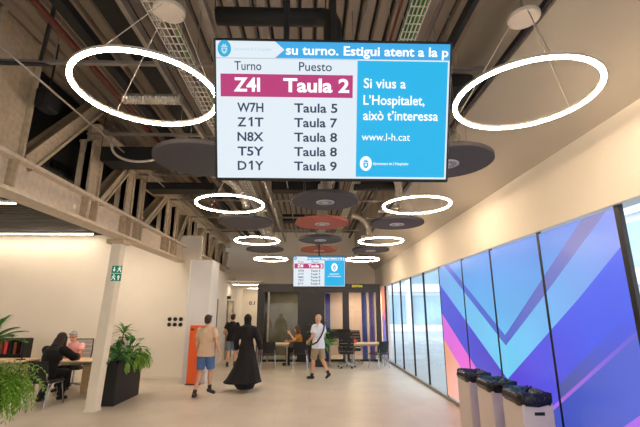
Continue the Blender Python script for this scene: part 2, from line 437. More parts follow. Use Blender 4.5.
# painted order (later covers earlier); points are (Y, Z) on the glass, colour is a linear blend between two points
LAY = [
 ([(9.5, 0), (9.5, 3), (3, 3), (3, 0)], (104, 150, 236), (112, 208, 250), (6, 2.8), (6.1, 1.6)),                    # sky-blue heart of the V
 ([(9.5, 3.52), (6.09, 1.46), (6.10, -1), (9.5, -1)], (100, 118, 220), (84, 108, 208), (8.4, 2.8), (6.1, 1.4)),      # left arm shade
 ([(2.9, 3.52), (2.9, -1), (6.09, -1), (6.09, 1.46), (4.89, 2.24)], (84, 106, 208), (120, 128, 198), (6.0, 1.4), (4.0, 2.7)),  # right arm shade
 ([(9.5, 3.36), (6.10, 1.31), (6.10, -1), (9.5, -1)], (122, 176, 240), (116, 205, 246), (8.6, 2.6), (6.2, 1.1)),     # light band left
 ([(2.9, 3.27), (2.9, -1), (6.10, -1), (6.10, 1.31), (4.91, 2.02)], (112, 204, 248), (124, 160, 242), (6.0, 1.2), (4.0, 2.5)), # light band right
 ([(9.5, 2.74), (6.16, 0.83), (6.16, -1), (9.5, -1)], (92, 104, 224), (88, 78, 206), (8.6, 2.2), (6.4, 0.8)),        # violet left
 ([(2.9, 2.85), (2.9, -1), (6.16, -1), (6.16, 0.83), (4.31, 1.94)], (96, 78, 222), (82, 100, 238), (5.9, 0.6), (4.2, 1.6)),    # violet right
 ([(9.5, 2.10), (7.25, 0.82), (6.3, 0.2), (6.3, -1), (9.5, -1)], (222, 120, 232), (232, 110, 214), (8.8, 1.4), (7.4, 0.7)),    # pink
 ([(9.5, 1.55), (8.04, 0.75), (6.9, 0.1), (6.9, -1), (9.5, -1)], (240, 170, 140), (236, 178, 190), (8.8, 0.9), (7.6, 0.5)),    # orange
 ([(2.9, 2.30), (2.9, 1.3), (4.9, 0.50), (4.9, 0.96)], (82, 100, 234), (88, 98, 188), (4.0, 1.75), (4.15, 1.28)),   # olive shade above the streak
 ([(2.9, 2.08), (2.9, -1), (5.6, -1), (5.6, 0.36)], (90, 108, 214), (74, 92, 196), (3.6, 1.5), (4.5, 0.5)),          # below streak
 ([(2.9, 2.08), (2.9, 2.04), (5.6, 0.31), (5.6, 0.36)], (112, 108, 224), (168, 112, 228), (3.7, 1.5), (4.7, 0.9)),   # streak
 ([(2.9, 1.47), (2.9, -1), (5.3, -1), (5.3, -0.15)], (92, 108, 176), (70, 84, 180), (3.7, 0.95), (3.9, 0.5)),
 ([(2.9, 1.47), (2.9, 1.38), (5.3, -0.24), (5.3, -0.15)], (170, 110, 230), (180, 110, 230), (3.7, 0.9), (4.6, 0.3)),
]
LAY_END = [([(17, 0), (17, 3), (14, 3), (14, 0)], (226, 120, 150), (206, 96, 170), (15, 2.8), (15, 1.6)),
           ([(17, 1.15), (17, 3), (14.2, 3), (14.2, 2.95)], (236, 140, 118), (240, 150, 140), (15, 2.8), (15, 1.5)),
           ([(17, 1.9), (14, 0.9), (14, 0), (17, 0)], (96, 84, 206), (70, 120, 220), (15, 1.5), (15, 0.2))]
def film(name, y0, y1, lays, parent):
    vs = []; fs = []; cols = []
    for k, (poly, c0, c1, p0, p1) in enumerate(lays):
        q = poly
        for f in (lambda p: p[0] - y0, lambda p: y1 - p[0], lambda p: p[1] - 0.09, lambda p: 2.78 - p[1]): q = clip(q, f) if q else q
        if len(q) < 3: continue
        c0 = lin(c0); c1 = lin(c1); d = (p1[0] - p0[0], p1[1] - p0[1]); dd = d[0] ** 2 + d[1] ** 2
        # fine strips so that the clamped blend is followed
        b = len(vs)
        ctr = (sum(p[0] for p in q) / len(q), sum(p[1] for p in q) / len(q))
        vs += [(WX - 0.001 - 0.0006 * k, p[0], p[1]) for p in q]; fs.append(list(range(b, b + len(q))))
        for p in q:
            t = max(-0.3, min(1.3, ((p[0] - p0[0]) * d[0] + (p[1] - p0[1]) * d[1]) / dd))
            cols.append([max(0.0, a + (bb - a) * t) for a, bb in zip(c0[:3], c1[:3])] + [1.0])
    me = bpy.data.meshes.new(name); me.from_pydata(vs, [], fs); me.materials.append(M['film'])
    at = me.color_attributes.new('Col', 'FLOAT_COLOR', 'POINT')
    for i, c in enumerate(cols): at.data[i].color = c
    o = bpy.data.objects.new(name, me); COL.objects.link(o); o.parent = parent
    return o
for i in range(len(mull) - 1):
    y1, y0 = mull[i], mull[i + 1]
    w = structroot('window_%d' % (i + 1) if i < 10 else 'window_%d' % (i + 2))
    MB().quad((WX + 0.01, y0, 0.06), (WX + 0.01, y1, 0.06), (WX + 0.01, y1, 2.82), (WX + 0.01, y0, 2.82)).build('pane', M['glass'], w)
    mw = 0.032 if i in (8, 9) else 0.022
    MB().box(WX - 0.008, WX + 0.035, y0 - mw, y0 + mw, 0.06, 2.82).build('mullion', M['darkframe'], w)
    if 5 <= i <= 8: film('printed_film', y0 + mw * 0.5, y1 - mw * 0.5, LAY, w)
w = structroot('window_20')
MB().quad((WX + 0.01, 15.62, 0.06), (WX + 0.01, 16.4, 0.06), (WX + 0.01, 16.4, 2.82), (WX + 0.01, 15.62, 2.82)).build('pane', M['glass'], w)
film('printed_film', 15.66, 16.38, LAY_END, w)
MB().box(WX - 0.012, WX + 0.06, 15.6, 15.65, 0.06, 2.82).build('mullion', M['darkframe'], w)

# ------------------------------------------------------------------ outside
struct('ground_outside', MB().box(WX + 0.05, 60, -20, 110, -0.2, -0.06), M['street'])
def building(name, label, loc, rz, W, H, nb, nf):
    b = thing(name, label, 'building', loc, rz)
    MB().box(0, W, 0.25, 6, 0, H).build('wall', M['facade'], b)
    bw = W / nb; fh = H / nf
    for f in range(nf):
        MB().box(0, W, 0.0, 0.3, f * fh - 0.15, f * fh + 0.2).build('floor_band', M['facade'], b)
        for k in range(nb):
            MB().box(k * bw + 0.35, (k + 1) * bw - 0.35, 0.18, 0.26, f * fh + 0.7, (f + 1) * fh - 0.5).build('window', M['facadewin'], b)
    for k in range(nb + 1): MB().box(k * bw - 0.2, k * bw + 0.2, -0.05, 0.3, 0, H).build('pilaster', M['facade'], b)
    return b
building('apartment_building', 'pale building seen through the glass at the far end of the right wall', (6, 40, -0.06), 0, 36, 16, 9, 4)
building('office_building', 'pale building opposite the clear pane at the right edge', (15, 32, -0.06), -PI / 2, 34, 13, 8, 4)

# ------------------------------------------------------------------ glazed office at the far end
OY = 15.4
of = structroot('office_box')
MB().box(-2.02, 2.72, OY - 0.02, OY + 0.25, 2.55, 2.86).build('header_beam', M['office'], of)
for x0, x1 in ((-2.02, -1.76), (1.26, 1.50), (2.58, 2.72)): MB().box(x0, x1, OY, OY + 0.22, 0, 2.55).build('post', M['office'], of)
MB().box(-0.47, 0.56, OY, OY + 0.15, 0, 2.55).box(-0.1, -0.08, OY - 0.01, OY, 0, 2.55).box(0.28, 0.30, OY - 0.01, OY, 0, 2.55).build('solid_panel', M['office'], of)
MB().box(-2.02, 2.72, OY + 0.25, 17.9, 2.75, 2.86).build('roof_slab', M['office'], of)
for x0, x1 in ((-1.76, -0.47), (0.56, 1.26), (1.50, 2.58)):
    MB().quad((x0, OY + 0.08, 0.08), (x1, OY + 0.08, 0.08), (x1, OY + 0.08, 2.55), (x0, OY + 0.08, 2.55)).build('glass_pane', M['oglass'], of)
    MB().box(x0, x1, OY + 0.06, OY + 0.12, 0, 0.08).build('bottom_rail', M['darkframe'], of)
MB().box(-1.62, -1.56, OY + 0.04, OY + 0.13, 0, 2.55).build('door_stile', M['galv'], of)
struct('wall_office_left', MB().box(-1.98, -1.90, OY + 0.25, 17.9, 0, 2.75), M['office'])
struct('wall_office_divider', MB().box(0.2, 0.3, OY + 0.3, 17.9, 0, 2.75), M['office'])
struct('wall_office_back_left', MB().box(-1.9, 0.2, 17.75, 17.85, 0, 2.75), mat('olive_grey_wall', (132, 126, 112), 0.7, var=0.2, scale=2))
struct('wall_office_back_right', MB().box(0.3, WX, 17.75, 17.85, 0, 2.75), mat('blush_wall', (222, 198, 186), 0.8, var=0.04))
tag(centred(MB().box(0.60, 0.80, OY + 0.5, OY + 0.52, 0.02, 2.5).build('printed_banner', mat('violet_print', (84, 76, 190), 0.6, var=0.15, scale=1.5))),
    'tall violet banner behind the office glass beside the dark panel', 'banner')
for i, (x0, x1, c, lab) in enumerate(((2.06, 2.26, (120, 130, 205), 'lavender blue hanging curtain strip inside right office'), (2.36, 2.56, (150, 128, 205), 'lilac hanging curtain strip nearest the windows inside right office'))):
    m = MB()
    n = 8; m.loft([[(x0 + (x1 - x0) * k / n, OY + 0.6 + 0.025 * (k % 2), z) for k in range(n + 1)] + [(x0 + (x1 - x0) * k / n, OY + 0.62 + 0.025 * (k % 2), z) for k in range(n, -1, -1)] for z in (0.02, 2.72)])
    tag(centred(m.build('curtain', mat('curtain_cloth_%d' % i, c, 0.8, var=0.1))), lab, 'curtain')
# lamps in the office
for i, (xx, lab) in enumerate(((-0.95, 'glowing ceiling lamp inside the left glazed office'), (1.9, 'glowing ceiling lamp inside the right glazed office'))):
    t = thing('ceiling_lamp', lab, 'lamp', (xx, 16.6, 2.745), 0)
    MB().lathe([(0.16, -0.05), (0.17, -0.03), (0.17, 0)], n=20).build('housing', M['rose'], t)
    MB().lathe([(0.14, -0.056), (0.14, -0.05)], n=20).build('diffuser', emit('lamp_glow_%d' % i, (255, 220, 170), (130.0, 320.0)[i]), t)
# exit sign above the office
ex = thing('exit_sign', 'small yellow lettered black sign above the glazed office', 'sign', (1.83, OY - 0.06, 2.70), 0)
MB().box(-0.26, 0.26, 0, 0.04, -0.01, 0.16).build('sign_box', M['black'], ex)

def text_into(mb, body, x0, x1, zb, cap, y, bold=0.0, align=None, xf=None):
    cu = bpy.data.curves.new('t', 'FONT'); cu.body = body; cu.size = 1.0; cu.offset = bold; cu.resolution_u = 3
    o = bpy.data.objects.new('t', cu); COL.objects.link(o)
    dg = bpy.context.evaluated_depsgraph_get(); dg.update()
    me = bpy.data.meshes.new_from_object(o.evaluated_get(dg))
    vs = [v.co.copy() for v in me.vertices]
    fs = [list(p.vertices) for p in me.polygons]
    bpy.data.objects.remove(o); bpy.data.curves.remove(cu); bpy.data.meshes.remove(me)
    a = min(v.x for v in vs); b = max(v.x for v in vs)
    sx = (x1 - x0) / (b - a); sz = cap / 0.729
    mb.add([(x0 + (v.x - a) * sx, y, zb + v.y * sz) for v in vs], fs)
m = MB(); text_into(m, 'SORTIDA', -0.21, 0.21, 0.035, 0.085, -0.004, 0.03); m.build('lettering', emit('exit_yellow', (240, 214, 40), 0.9), ex)
sg = thing('room_sign', 'small dark lettering on the cream wall at the corridor end', 'sign', (-2.9, 19.99, 2.15), 0)
m = MB(); text_into(m, '0.1', -0.13, 0.15, 0.0, 0.17, -0.004, 0.03); m.build('lettering', M['plate'], sg)

# ------------------------------------------------------------------ display screens
def crest(mb_b, mb_w, cx, cz, rx, rz, y, ia=0, ib=0):
    def disc(mb, kx, kz, yy, n=24, dx=0, dz=0): mb.add([(cx + dx + kx * math.cos(2 * PI * k / n), yy, cz + dz + kz * math.sin(2 * PI * k / n)) for k in range(n)], [tuple(range(n))])
    disc(mb_b, rx, rz, y)
    # crown of three points over a rounded shield, inside the oval
    w = rx * 0.52; h = rz * 0.55
    mb_w.add([(cx + a * w, y - 0.0012, cz + b * h) for a, b in ((-1, .45), (-.55, .62), (-.3, 1.15), (0, .68), (.3, 1.15), (.55, .62), (1, .45), (.75, .28), (-.75, .28))], [tuple(range(9))])
    mb_w.add([(cx + a * w, y - 0.0012, cz + b * h) for a, b in ((-.85, .15), (.85, .15), (.85, -.5), (.5, -1.0), (0, -1.25), (-.5, -1.0), (-.85, -.5))], [tuple(range(7))])
    disc(mb_b, w * 0.34, h * 0.30, y - 0.002, 12, 0, -0.35 * h)
def tv(label, loc, tilt, big, poles):
    t = thing('information_display', label, 'screen', loc, 0, None)
    xf = Matrix.Rotation(tilt, 4, 'X')
    W, H = 1.40, 0.825; w2, h2 = W / 2, H / 2
    MB().bbox(-w2, w2, -0.012, 0.05, -h2, h2, 0.006).bbox(-w2 * .6, w2 * .6, 0.05, 0.085, -h2 * .6, h2 * .6, 0.01).build('casing', M['black'], t, xf)
    if True:
        m = MB()
        for px in poles: m.tube([xf @ Vector((px, 0.09, 0.0)), Vector((px, 0.16, h2 + 0.15)), Vector((px, 0.17, DECK - loc[2] - 0.002))], 0.02, 10)
        m.bbox(min(poles) - 0.14, max(poles) + 0.14, 0.13, 0.21, DECK - loc[2] - 0.02, DECK - loc[2], 0.004)
        m.build('ceiling_pole', M['black'], t)
    sw, sh = W - 0.03, H - 0.035
    X = lambda u: -sw / 2 + u * sw
    Z = lambda v: sh / 2 - v * sh
    def rect(mb, u0, u1, v0, v1, y): mb.quad((X(u0), y, Z(v1)), (X(u1), y, Z(v1)), (X(u1), y, Z(v0)), (X(u0), y, Z(v0)))
    m = MB(); rect(m, 0, 1, 0, 1, -0.0135); s = m.build('screen', T['white'], t, xf)
    def put(nm, mb, mm): return mb.build(nm, mm, s, xf)
    def txt(nm, b, u0, u1, v, cap, bold, mm, y=-0.0175):
        mb = MB(); text_into(mb, b, X(u0), X(u1), Z(v), cap * sh, y, bold); put(nm, mb, mm)
    m = MB(); rect(m, 0.0, 1, 0, 0.118, -0.0145); put('header_band', m, T['hblue'])
    m = MB(); m.add([(X(0), -0.0155, Z(0.118)), (X(.25), -0.0155, Z(0.118)), (X(.29), -0.0155, Z(.059)), (X(.25), -0.0155, Z(0)), (X(0), -0.0155, Z(0))], [(0, 1, 2, 3, 4)]); put('header_arrow', m, T['white'])
    m = MB(); rect(m, 0.0, 0.60, 0.120, 0.126, -0.0150); put('divider_line', m, T['pale2'])
    m = MB(); rect(m, 0.602, 0.992, 0.128, 0.985, -0.0145); put('info_panel', m, T['blue'])
    m = MB(); rect(m, 0.018, 0.583, 0.235, 0.40, -0.0145); put('highlight_bar', m, T['magenta'])
    a, b = MB(), MB(); crest(a, b, X(.036), Z(.056), .030 * sw / 1.05, .060 * sh, -0.0165); put('crest_oval', a, T['teal']); put('crest_shield', b, T['pale'])
    txt('crest_name', 'Ajuntament de L\u2019Hospitalet', .075, .235, .068, .022, 0, T['pale'])
    txt('ticker_text', 'su turno. Estigui atent a la p', .296, .992, .092, .068, 0.022, T['lwhite'])
    txt('column_heading', 'Turno', .078, .192, .208, .066, 0.006, T['navy']); txt('column_heading', 'Puesto', .352, .492, .208, .066, 0.006, T['navy'])
    txt('called_turn', 'Z4I', .074, .186, .360, .100, 0.03, T['lwhite']); txt('called_desk', 'Taula 2', .285, .568, .360, .100, 0.03, T['lwhite'])
    for i, (c, n) in enumerate([('W7H', 5), ('Z1T', 7), ('N8X', 8), ('T5Y', 8), ('D1Y', 9)]):
        v = .510 + i * .1075
        if '1' in c:
            mb = MB(); text_into(mb, c[0], X(.088), X(.126), Z(v), .068 * sh, -0.0175, .02); text_into(mb, c[2], X(.162), X(.200), Z(v), .068 * sh, -0.0175, .02)
            a_ = X(.140); h_ = .068 * sh; w_ = .012 * sw
            mb.add([(a_ + dx_ * w_, -0.0175, Z(v) + dz_ * h_) for dx_, dz_ in ((.4, 0), (1.1, 0), (1.1, 1.02), (.55, 1.02), (-.35, .80), (-.35, .62), (.4, .76))], [tuple(range(7))]); put('turn_code', mb, T['navy'])
        else: txt('turn_code', c, .088, .200, v, .068, 0.020, T['navy'])
        txt('desk_number', 'Taula %d' % n, .332, .518, v, .068, 0.020, T['navy'])
    a, b = MB(), MB()
    if big:
        txt('slogan_line', 'Si vius a', .630, .812, .325, .073, 0.012, T['lwhite']); txt('slogan_line', 'L\u2019Hospitalet,', .630, .895, .447, .073, 0.012, T['lwhite']); txt('slogan_line', 'aix\u00f2 t\u2019interessa', .630, .956, .560, .073, 0.012, T['lwhite'])
        txt('web_address', 'www.l-h.cat', .625, .836, .712, .058, 0, T['lwhite'])
        crest(a, b, X(.645), Z(.885), .026 * sw, .055 * sh, -0.0165)
        txt('council_name', 'Ajuntament de L\u2019Hospitalet', .676, .832, .895, .022, .004, T['lwhite'])
    else:
        crest(a, b, X(.795), Z(.36), .062 * sw, .14 * sh, -0.0165)
        txt('council_name', 'Ajuntament', .70, .89, .60, .045, .012, T['lwhite']); txt('council_name', 'de L\u2019Hospitalet', .665, .925, .68, .045, .012, T['lwhite'])
    put('emblem_oval', a, T['lwhite']); put('emblem_shield', b, T['blue'])
    return t
tv('large hanging screen in the foreground listing turns and desks', (0.13, 2.10, 2.955), math.radians(19), True, (-0.3, 0.02))
tv('smaller looking far hanging screen in front of the glazed office', (0.24, 10.46, 2.85), math.radians(12), False, (0.0,))

# ------------------------------------------------------------------ ring lights
def make_ring():
    t = thing('ring_light', 'x', 'ring light', (0, 0, 0), 0, 'hanging ring lights')
    R, r = 0.545, 0.030; rows = []
    n = 64
    def torus(R, prof):
        m = MB(); k = len(prof)
        for i in range(n):
            a = 2 * PI * i / n
            m.v += [Vector(((R + p[0]) * math.cos(a), (R + p[0]) * math.sin(a), p[1])) for p in prof]
        for i in range(n):
            for j in range(k):
                m.f.append([i * k + j, ((i + 1) % n) * k + j, ((i + 1) % n) * k + (j + 1) % k, i * k + (j + 1) % k]); m.mi.append(0)
        return m
    torus(R, [(-.016, .0), (-.016, -.011), (-.009, -.017), (.009, -.017), (.016, -.011), (.016, .0)]).build('diffuser', M['ring'], t, smooth=True)
    torus(R, [(-.018, .001), (.018, .001), (.018, .022), (-.018, .022)]).build('housing', M['rose'], t)
    top = DECK - 3.53; zr = 4.33 - 3.53; dx = 0.10
    for k in range(3):
        a = 2 * PI * k / 3 + 0.35
        MB().tube([(R * math.cos(a), R * math.sin(a), 0.018), (dx + 0.09 * math.cos(a), 0.09 * math.sin(a), zr)], 0.0035, 5).build('cable', M['rose'], t)
    MB().lathe([(0.13, zr - 0.03), (0.135, zr - 0.015), (0.135, zr), (0.125, zr + 0.01)], (dx, 0, 0), n=28).build('ceiling_rose', M['rose'], t)
    MB().tube([(dx, 0, zr + 0.01), (dx, 0, top - 0.001)], 0.012, 6).build('rose_stem', M['galv'], t)
    return t
ring0 = make_ring()
ordn = ['nearest', 'second nearest', 'third nearest', 'farthest']
first = True
for i, yy in enumerate((2.87, 6.25, 9.65, 13.15)):
    for xx, side in ((-1.33, 'left'), (1.77, 'right')):
        o = ring0 if first else copy_tree(ring0); first = False
        o.location = (xx, yy, 3.53)
        o['label'] = '%s glowing white ring light in the %s row under the ceiling' % (ordn[i], side)

# ------------------------------------------------------------------ acoustic discs with air diffuser
def make_disc(m1):
    t = thing('ceiling_disc', 'x', 'ceiling panel', (0, 0, 0), 0, 'round ceiling discs')
    MB().lathe([(0.54, 0), (0.55, 0.008), (0.55, 0.05), (0.54, 0.058)], n=48).build('panel', m1, t)
    MB().lathe([(0.150, -0.008), (0.150, 0.0)], n=28).build('diffuser_plate', M['ventwhite'], t)
    m = MB()
    for k in range(20):
        a = 2 * PI * k / 20; b = a + 0.22
        m.quad((0.06 * math.cos(a), 0.06 * math.sin(a), -0.010), (0.125 * math.cos(a + .1), 0.125 * math.sin(a + .1), -0.010), (0.125 * math.cos(b), 0.125 * math.sin(b), -0.010), (0.06 * math.cos(b - .05), 0.06 * math.sin(b - .05), -0.010))
    m.build('diffuser_slots', M['ventdark'], t)
    MB().lathe([(0.12, 0.058), (0.12, 0.30)], n=20).build('plenum', M['galv'], t)
    for k in range(3):
        a = 2 * PI * k / 3 + .5
        MB().tube([(0.42 * math.cos(a), 0.42 * math.sin(a), 0.058), (0.42 * math.cos(a), 0.42 * math.sin(a), DECK - 3.56)], 0.003, 5).build('hanger', M['galv'], t)
    return t
plain = []; dk = make_disc(M['charcoal']); rd = make_disc(M['salmon']); ud = ur = False
for xx, yy, c, lab in ((-1.33, 4.45, 0, 'charcoal round ceiling disc left of the large screen'), (0.24, 4.45, 1, 'brick red round ceiling disc hidden mostly behind the large screen'), (1.66, 4.45, 0, 'charcoal round ceiling disc right of the large screen'),
                       (0.24, 6.2, 0, 'charcoal round ceiling disc in the middle directly below the large screen'),
                       (-1.33, 7.85, 0, 'charcoal ceiling disc just behind the second left ring light'), (0.24, 7.85, 1, 'brick red round ceiling disc in full view in the middle'), (1.79, 7.85, 0, 'charcoal ceiling disc just behind the second right ring light'),
                       (0.25, 9.75, 0, 'charcoal ceiling disc between the third pair of ring lights'),
                       (-1.33, 11.45, 0, 'far charcoal ceiling disc behind the third left ring light'), (0.26, 11.45, 1, 'far brick red ceiling disc above the far screen'), (1.79, 11.45, 0, 'far charcoal ceiling disc behind the third right ring light')):
    if c: o = rd if not ur else copy_tree(rd); ur = True
    elif xx > 0 and not ud: o = dk; ud = True
    else: o = copy_tree(dk)
    o.location = (xx, yy, 3.56); o['label'] = lab
    if xx < 0: plain.append(o)
for o in plain:                                                     # the left column of discs has no air diffuser
    for ch in list(o.children):
        if ch.name.startswith('diffuser') or ch.name.startswith('plenum'): bpy.data.objects.remove(ch)

# ------------------------------------------------------------------ services under the deck
def single(name, mb, m, label, cat, group=None, smooth=False):
    if name in ('ceiling_duct', 'ceiling_rail', 'sprinkler_pipe', 'black_pipe'):
        hi = max(p.z for p in mb.v); top_ = [p for p in mb.v if p.z > hi - 0.12]
        for q in (min(top_, key=lambda p: p.x + p.y), max(top_, key=lambda p: p.x + p.y)):
            if q.z < DECK: mb.tube([(q.x, q.y, q.z - 0.01), (q.x, q.y, DECK)], 0.006, 5)
    return tag(centred(mb.build(name, m, smooth=smooth)), label, cat, group)
def tray(label, x0, x1, z, y0, y1, cable_x, nm='cable_tray'):
    t = thing(nm, label, 'cable tray', ((x0 + x1) / 2, y0, z)); m = MB()
    for k in range(5):
        x = x0 + (x1 - x0) * k / 4
        m.box(x - 0.005, x + 0.005, y0, y1, z - 0.005, z + 0.005)
    for x in (x0, x1): m.box(x - 0.003, x + 0.003, y0, y1, z + 0.05, z + 0.056)
    y = y0
    while y < y1:
        m.box(x0, x1, y - 0.005, y + 0.005, z - 0.006, z + 0.002)
        for x in (x0, x1): m.box(x - 0.003, x + 0.003, y - 0.003, y + 0.003, z, z + 0.055)
        y += 0.11
    m.build('wire_basket', M['wire'], t, world=True)
    for cx in cable_x:
        MB().tube([(cx + 0.006 * math.sin(i * 1.3), y0 + (y1 - y0) * i / 24, z + 0.022 + 0.004 * (i % 2)) for i in range(25)], 0.016, 6).build('cable', M['green'], t, world=True)
    m = MB(); y = y0 + 0.7
    while y < y1:
        for x in (x0, x1): m.box(x - 0.004, x + 0.004, y - 0.004, y + 0.004, z, DECK)
        y += 1.9
    m.build('hanger', M['galv'], t, world=True)
    return t
tray('wire basket tray with one green cable running along left ceiling', -1.47, -1.27, 4.40, 1.2, 15, (-1.285,))
tray('wire basket tray packed with green cables running along middle ceiling', 0.90, 1.06, 4.50, 1.2, 15, (0.92, 0.95, 0.98, 1.01, 1.04))
single('sprinkler_pipe', MB().tube([(-2.67, 1, 4.70), (-2.67, 15.3, 4.70)], 0.035, 10), M['redpipe'], 'dark red pipe running along the ceiling near the truss', 'pipe')
single('sprinkler_pipe', MB().tube([(0.82, 1, 4.55), (0.82, 15.3, 4.55)], 0.015, 8), M['redpipe'], 'thin dark red pipe beside the middle green cable tray', 'pipe')
single('ceiling_duct', MB().bbox(-2.10, -1.86, 1.0, 15.3, 4.68, 4.88, 0.01), M['blackbeam'], 'long black duct running along the left ceiling', 'duct')
single('ceiling_rail', MB().bbox(-2.52, -2.40, 1, 15.3, 4.68, 4.80, 0.01), M['blackbeam'], 'black rail beside the dark red pipe near the truss', 'rail')
single('ceiling_rail', MB().box(-1.76, -1.71, 1, 15.3, 4.50, 4.56).box(-1.76, -1.75, 1, 15.3, 4.56, 4.60).box(-1.72, -1.71, 1, 15.3, 4.56, 4.60), M['galv'], 'pale steel rail between black duct and left wire tray', 'rail')
single('ceiling_rail', MB().box(-1.02, -0.97, 1, 15.3, 4.49, 4.55).box(-1.02, -1.01, 1, 15.3, 4.55, 4.59).box(-0.98, -0.97, 1, 15.3, 4.55, 4.59), M['galv'], 'pale steel rail just left of the large screen', 'rail')
single('ceiling_rail', MB().box(1.53, 1.58, 1, 15.3, 4.65, 4.71).box(1.52, 1.525, 1, 15.3, 4.65, 4.75), M['darkframe'], 'dark rail running along the ceiling to the right of the screen', 'rail')
single('ceiling_rail', MB().box(2.035, 2.075, -3, 17.9, 4.40, 4.46), M['darkframe'], 'dark edge rail along the sloping soffit', 'rail')
names = ['nearest', 'second', 'third', 'fourth', 'fifth', 'farthest']
for i, yy in enumerate((4.05, 5.95, 7.9, 9.8, 11.7, 13.6)):
    m = MB().box(-3.65, 2.05, yy - 0.025, yy + 0.025, 4.60, 4.64)
    for x in (-3.0, -1.2, 0.5, 1.7): m.tube([(x, yy, 4.64), (x, yy, DECK)], 0.006, 6)
    single('cross_strut', m, M['galv'], '%s grey steel strut crossing under the ceiling from the truss' % names[i], 'strut', 'steel ceiling struts')
single('black_pipe', MB().tube([(-0.92, 3.22, 4.58), (0.0, 3.22, 4.58), (0.10, 3.20, 4.57), (0.17, 3.14, 4.50), (0.19, 3.05, 4.35), (0.19, 2.95, 3.9), (0.19, 2.9, 3.5)], 0.085, 14), M['blackbeam'],
       'thick black insulated pipe bending down behind the large screen', 'pipe', smooth=True)
single('ceiling_duct', MB().bbox(-3.6, -2.12, 6.3, 6.75, 4.30, 4.56, 0.01), M['blackbeam'], 'black cross duct beyond the second truss post', 'duct')
single('ceiling_duct', MB().tube([(0.95, 8.15, 4.52), (1.95, 8.15, 4.52)], 0.13, 16), M['blackbeam'], 'black round duct crossing just below the right half of the large screen', 'duct', smooth=True)
single('ceiling_duct', MB().bbox(-0.95, 0.7, 9.0, 9.35, 4.66, 4.88, 0.01), M['blackbeam'], 'black flat duct crossing above the middle charcoal disc', 'duct')
single('ceiling_duct', MB().bbox(-3.6, -2.12, 8.2, 8.6, 4.40, 4.56, 0.01), M['blackbeam'], 'thinner black cross duct farther along the truss', 'duct')
single('ceiling_duct', MB().bbox(-0.9, 0.7, 12.3, 12.7, 4.66, 4.88, 0.01), M['blackbeam'], 'farthest black flat duct above the far screen', 'duct')
single('flexible_duct', MB().tube([(-2.36 + 0.72 * i / 36, 4.46, 4.40) for i in range(37)], [0.062 + 0.008 * (i % 2) for i in range(37)], 12), M['foil'], 'silver ribbed duct seen through the nearest left ring light', 'duct')
def arc(pts, n=30):
    out = []
    for i in range(n + 1):
        t = i / n; k = len(pts) - 1
        p = [Vector(q) for q in pts]
        while len(p) > 1: p = [p[j].lerp(p[j + 1], t) for j in range(len(p) - 1)]
        out.append(p[0])
    return out
def flex(label, pts, r): 
    P_ = arc(pts, 44)
    single('flexible_duct', MB().tube(P_, [r + 0.008 * (i % 2) for i in range(len(P_))], 12), M['foil'], label, 'duct')
flex('crumpled silver duct seen through the second right ring light', [(1.45, 6.9, 4.45), (1.75, 7.2, 4.35), (1.85, 7.6, 4.25), (1.79, 7.85, 3.90)], 0.07)
flex('crumpled silver duct rising from the middle brick red disc', [(0.24, 7.85, 3.9), (0.3, 7.6, 4.4), (0.5, 7.3, 4.5), (0.8, 7.2, 4.55)], 0.06)
flex('crumpled silver duct rising from the disc behind second left ring', [(-1.33, 7.85, 3.9), (-1.4, 7.5, 4.4), (-1.9, 7.2, 4.45), (-2.4, 7.2, 4.5)], 0.07)
flex('crumpled silver duct rising from the middle charcoal disc', [(0.24, 6.2, 3.9), (0.1, 6.4, 4.4), (-0.4, 6.6, 4.5), (-0.9, 6.9, 4.55)], 0.06)
flex('silver duct above the charcoal disc right of the large screen', [(1.80, 4.45, 3.9), (1.75, 4.9, 4.3), (1.5, 5.3, 4.45), (1.3, 5.8, 4.55)], 0.07)
flex('silver duct beside the far left charcoal disc', [(-1.33, 11.45, 3.9), (-1.4, 11.1, 4.4), (-1.9, 10.8, 4.45), (-2.6, 10.9, 4.5)], 0.07)
flex('silver duct beside the far right charcoal disc', [(1.79, 11.45, 3.9), (1.7, 11.1, 4.4), (1.4, 10.8, 4.45), (1.2, 10.9, 4.5)], 0.07)
fc = thing('fan_coil_unit', 'black fan coil box under the ceiling inside the nearest right ring light', 'fan coil', (1.78, 4.35, 4.36))
MB().bbox(-0.28, 0.20, -0.25, 0.25, 0, 0.26, 0.05).build('casing', M['blackbeam'], fc)
for a_, b_ in ((-.24, -.2), (.1, .15)): MB().box(a_, a_ + .02, b_, b_ + .02, 0.26, DECK - 4.36).build('hanger', M['galv'], fc)
single('junction_box', MB().bbox(-3.60, -3.42, 4.62, 4.90, 4.38, 4.66, 0.03).box(-3.52, -3.50, 4.75, 4.77, 4.66, DECK), M['blackbeam'], 'black speaker box hanging beside the nearest truss post', 'speaker')
def brace(a, b, lab): single('tie_rod', MB().tube([a, b], 0.022, 8), M['darkframe'], lab, 'rod')
brace((-3.2, 4.1, 4.62), (-2.45, 3.2, 4.88), 'dark slanting tie rod above the nearest truss post')
brace((-3.62, 3.6, 4.3), (-3.05, 4.1, 4.62), 'second dark slanting rod crossing the nearest truss post')
single('conduit', MB().tube(arc([(-3.3, 6.1, 4.62), (-3.4, 6.05, 4.2), (-2.9, 6.1, 4.1), (-2.5, 6.3, 4.25), (-2.3, 6.4, 4.66)], 20), 0.02, 8), M['rose'], 'pale looping cable hanging beside the second truss post', 'cable')
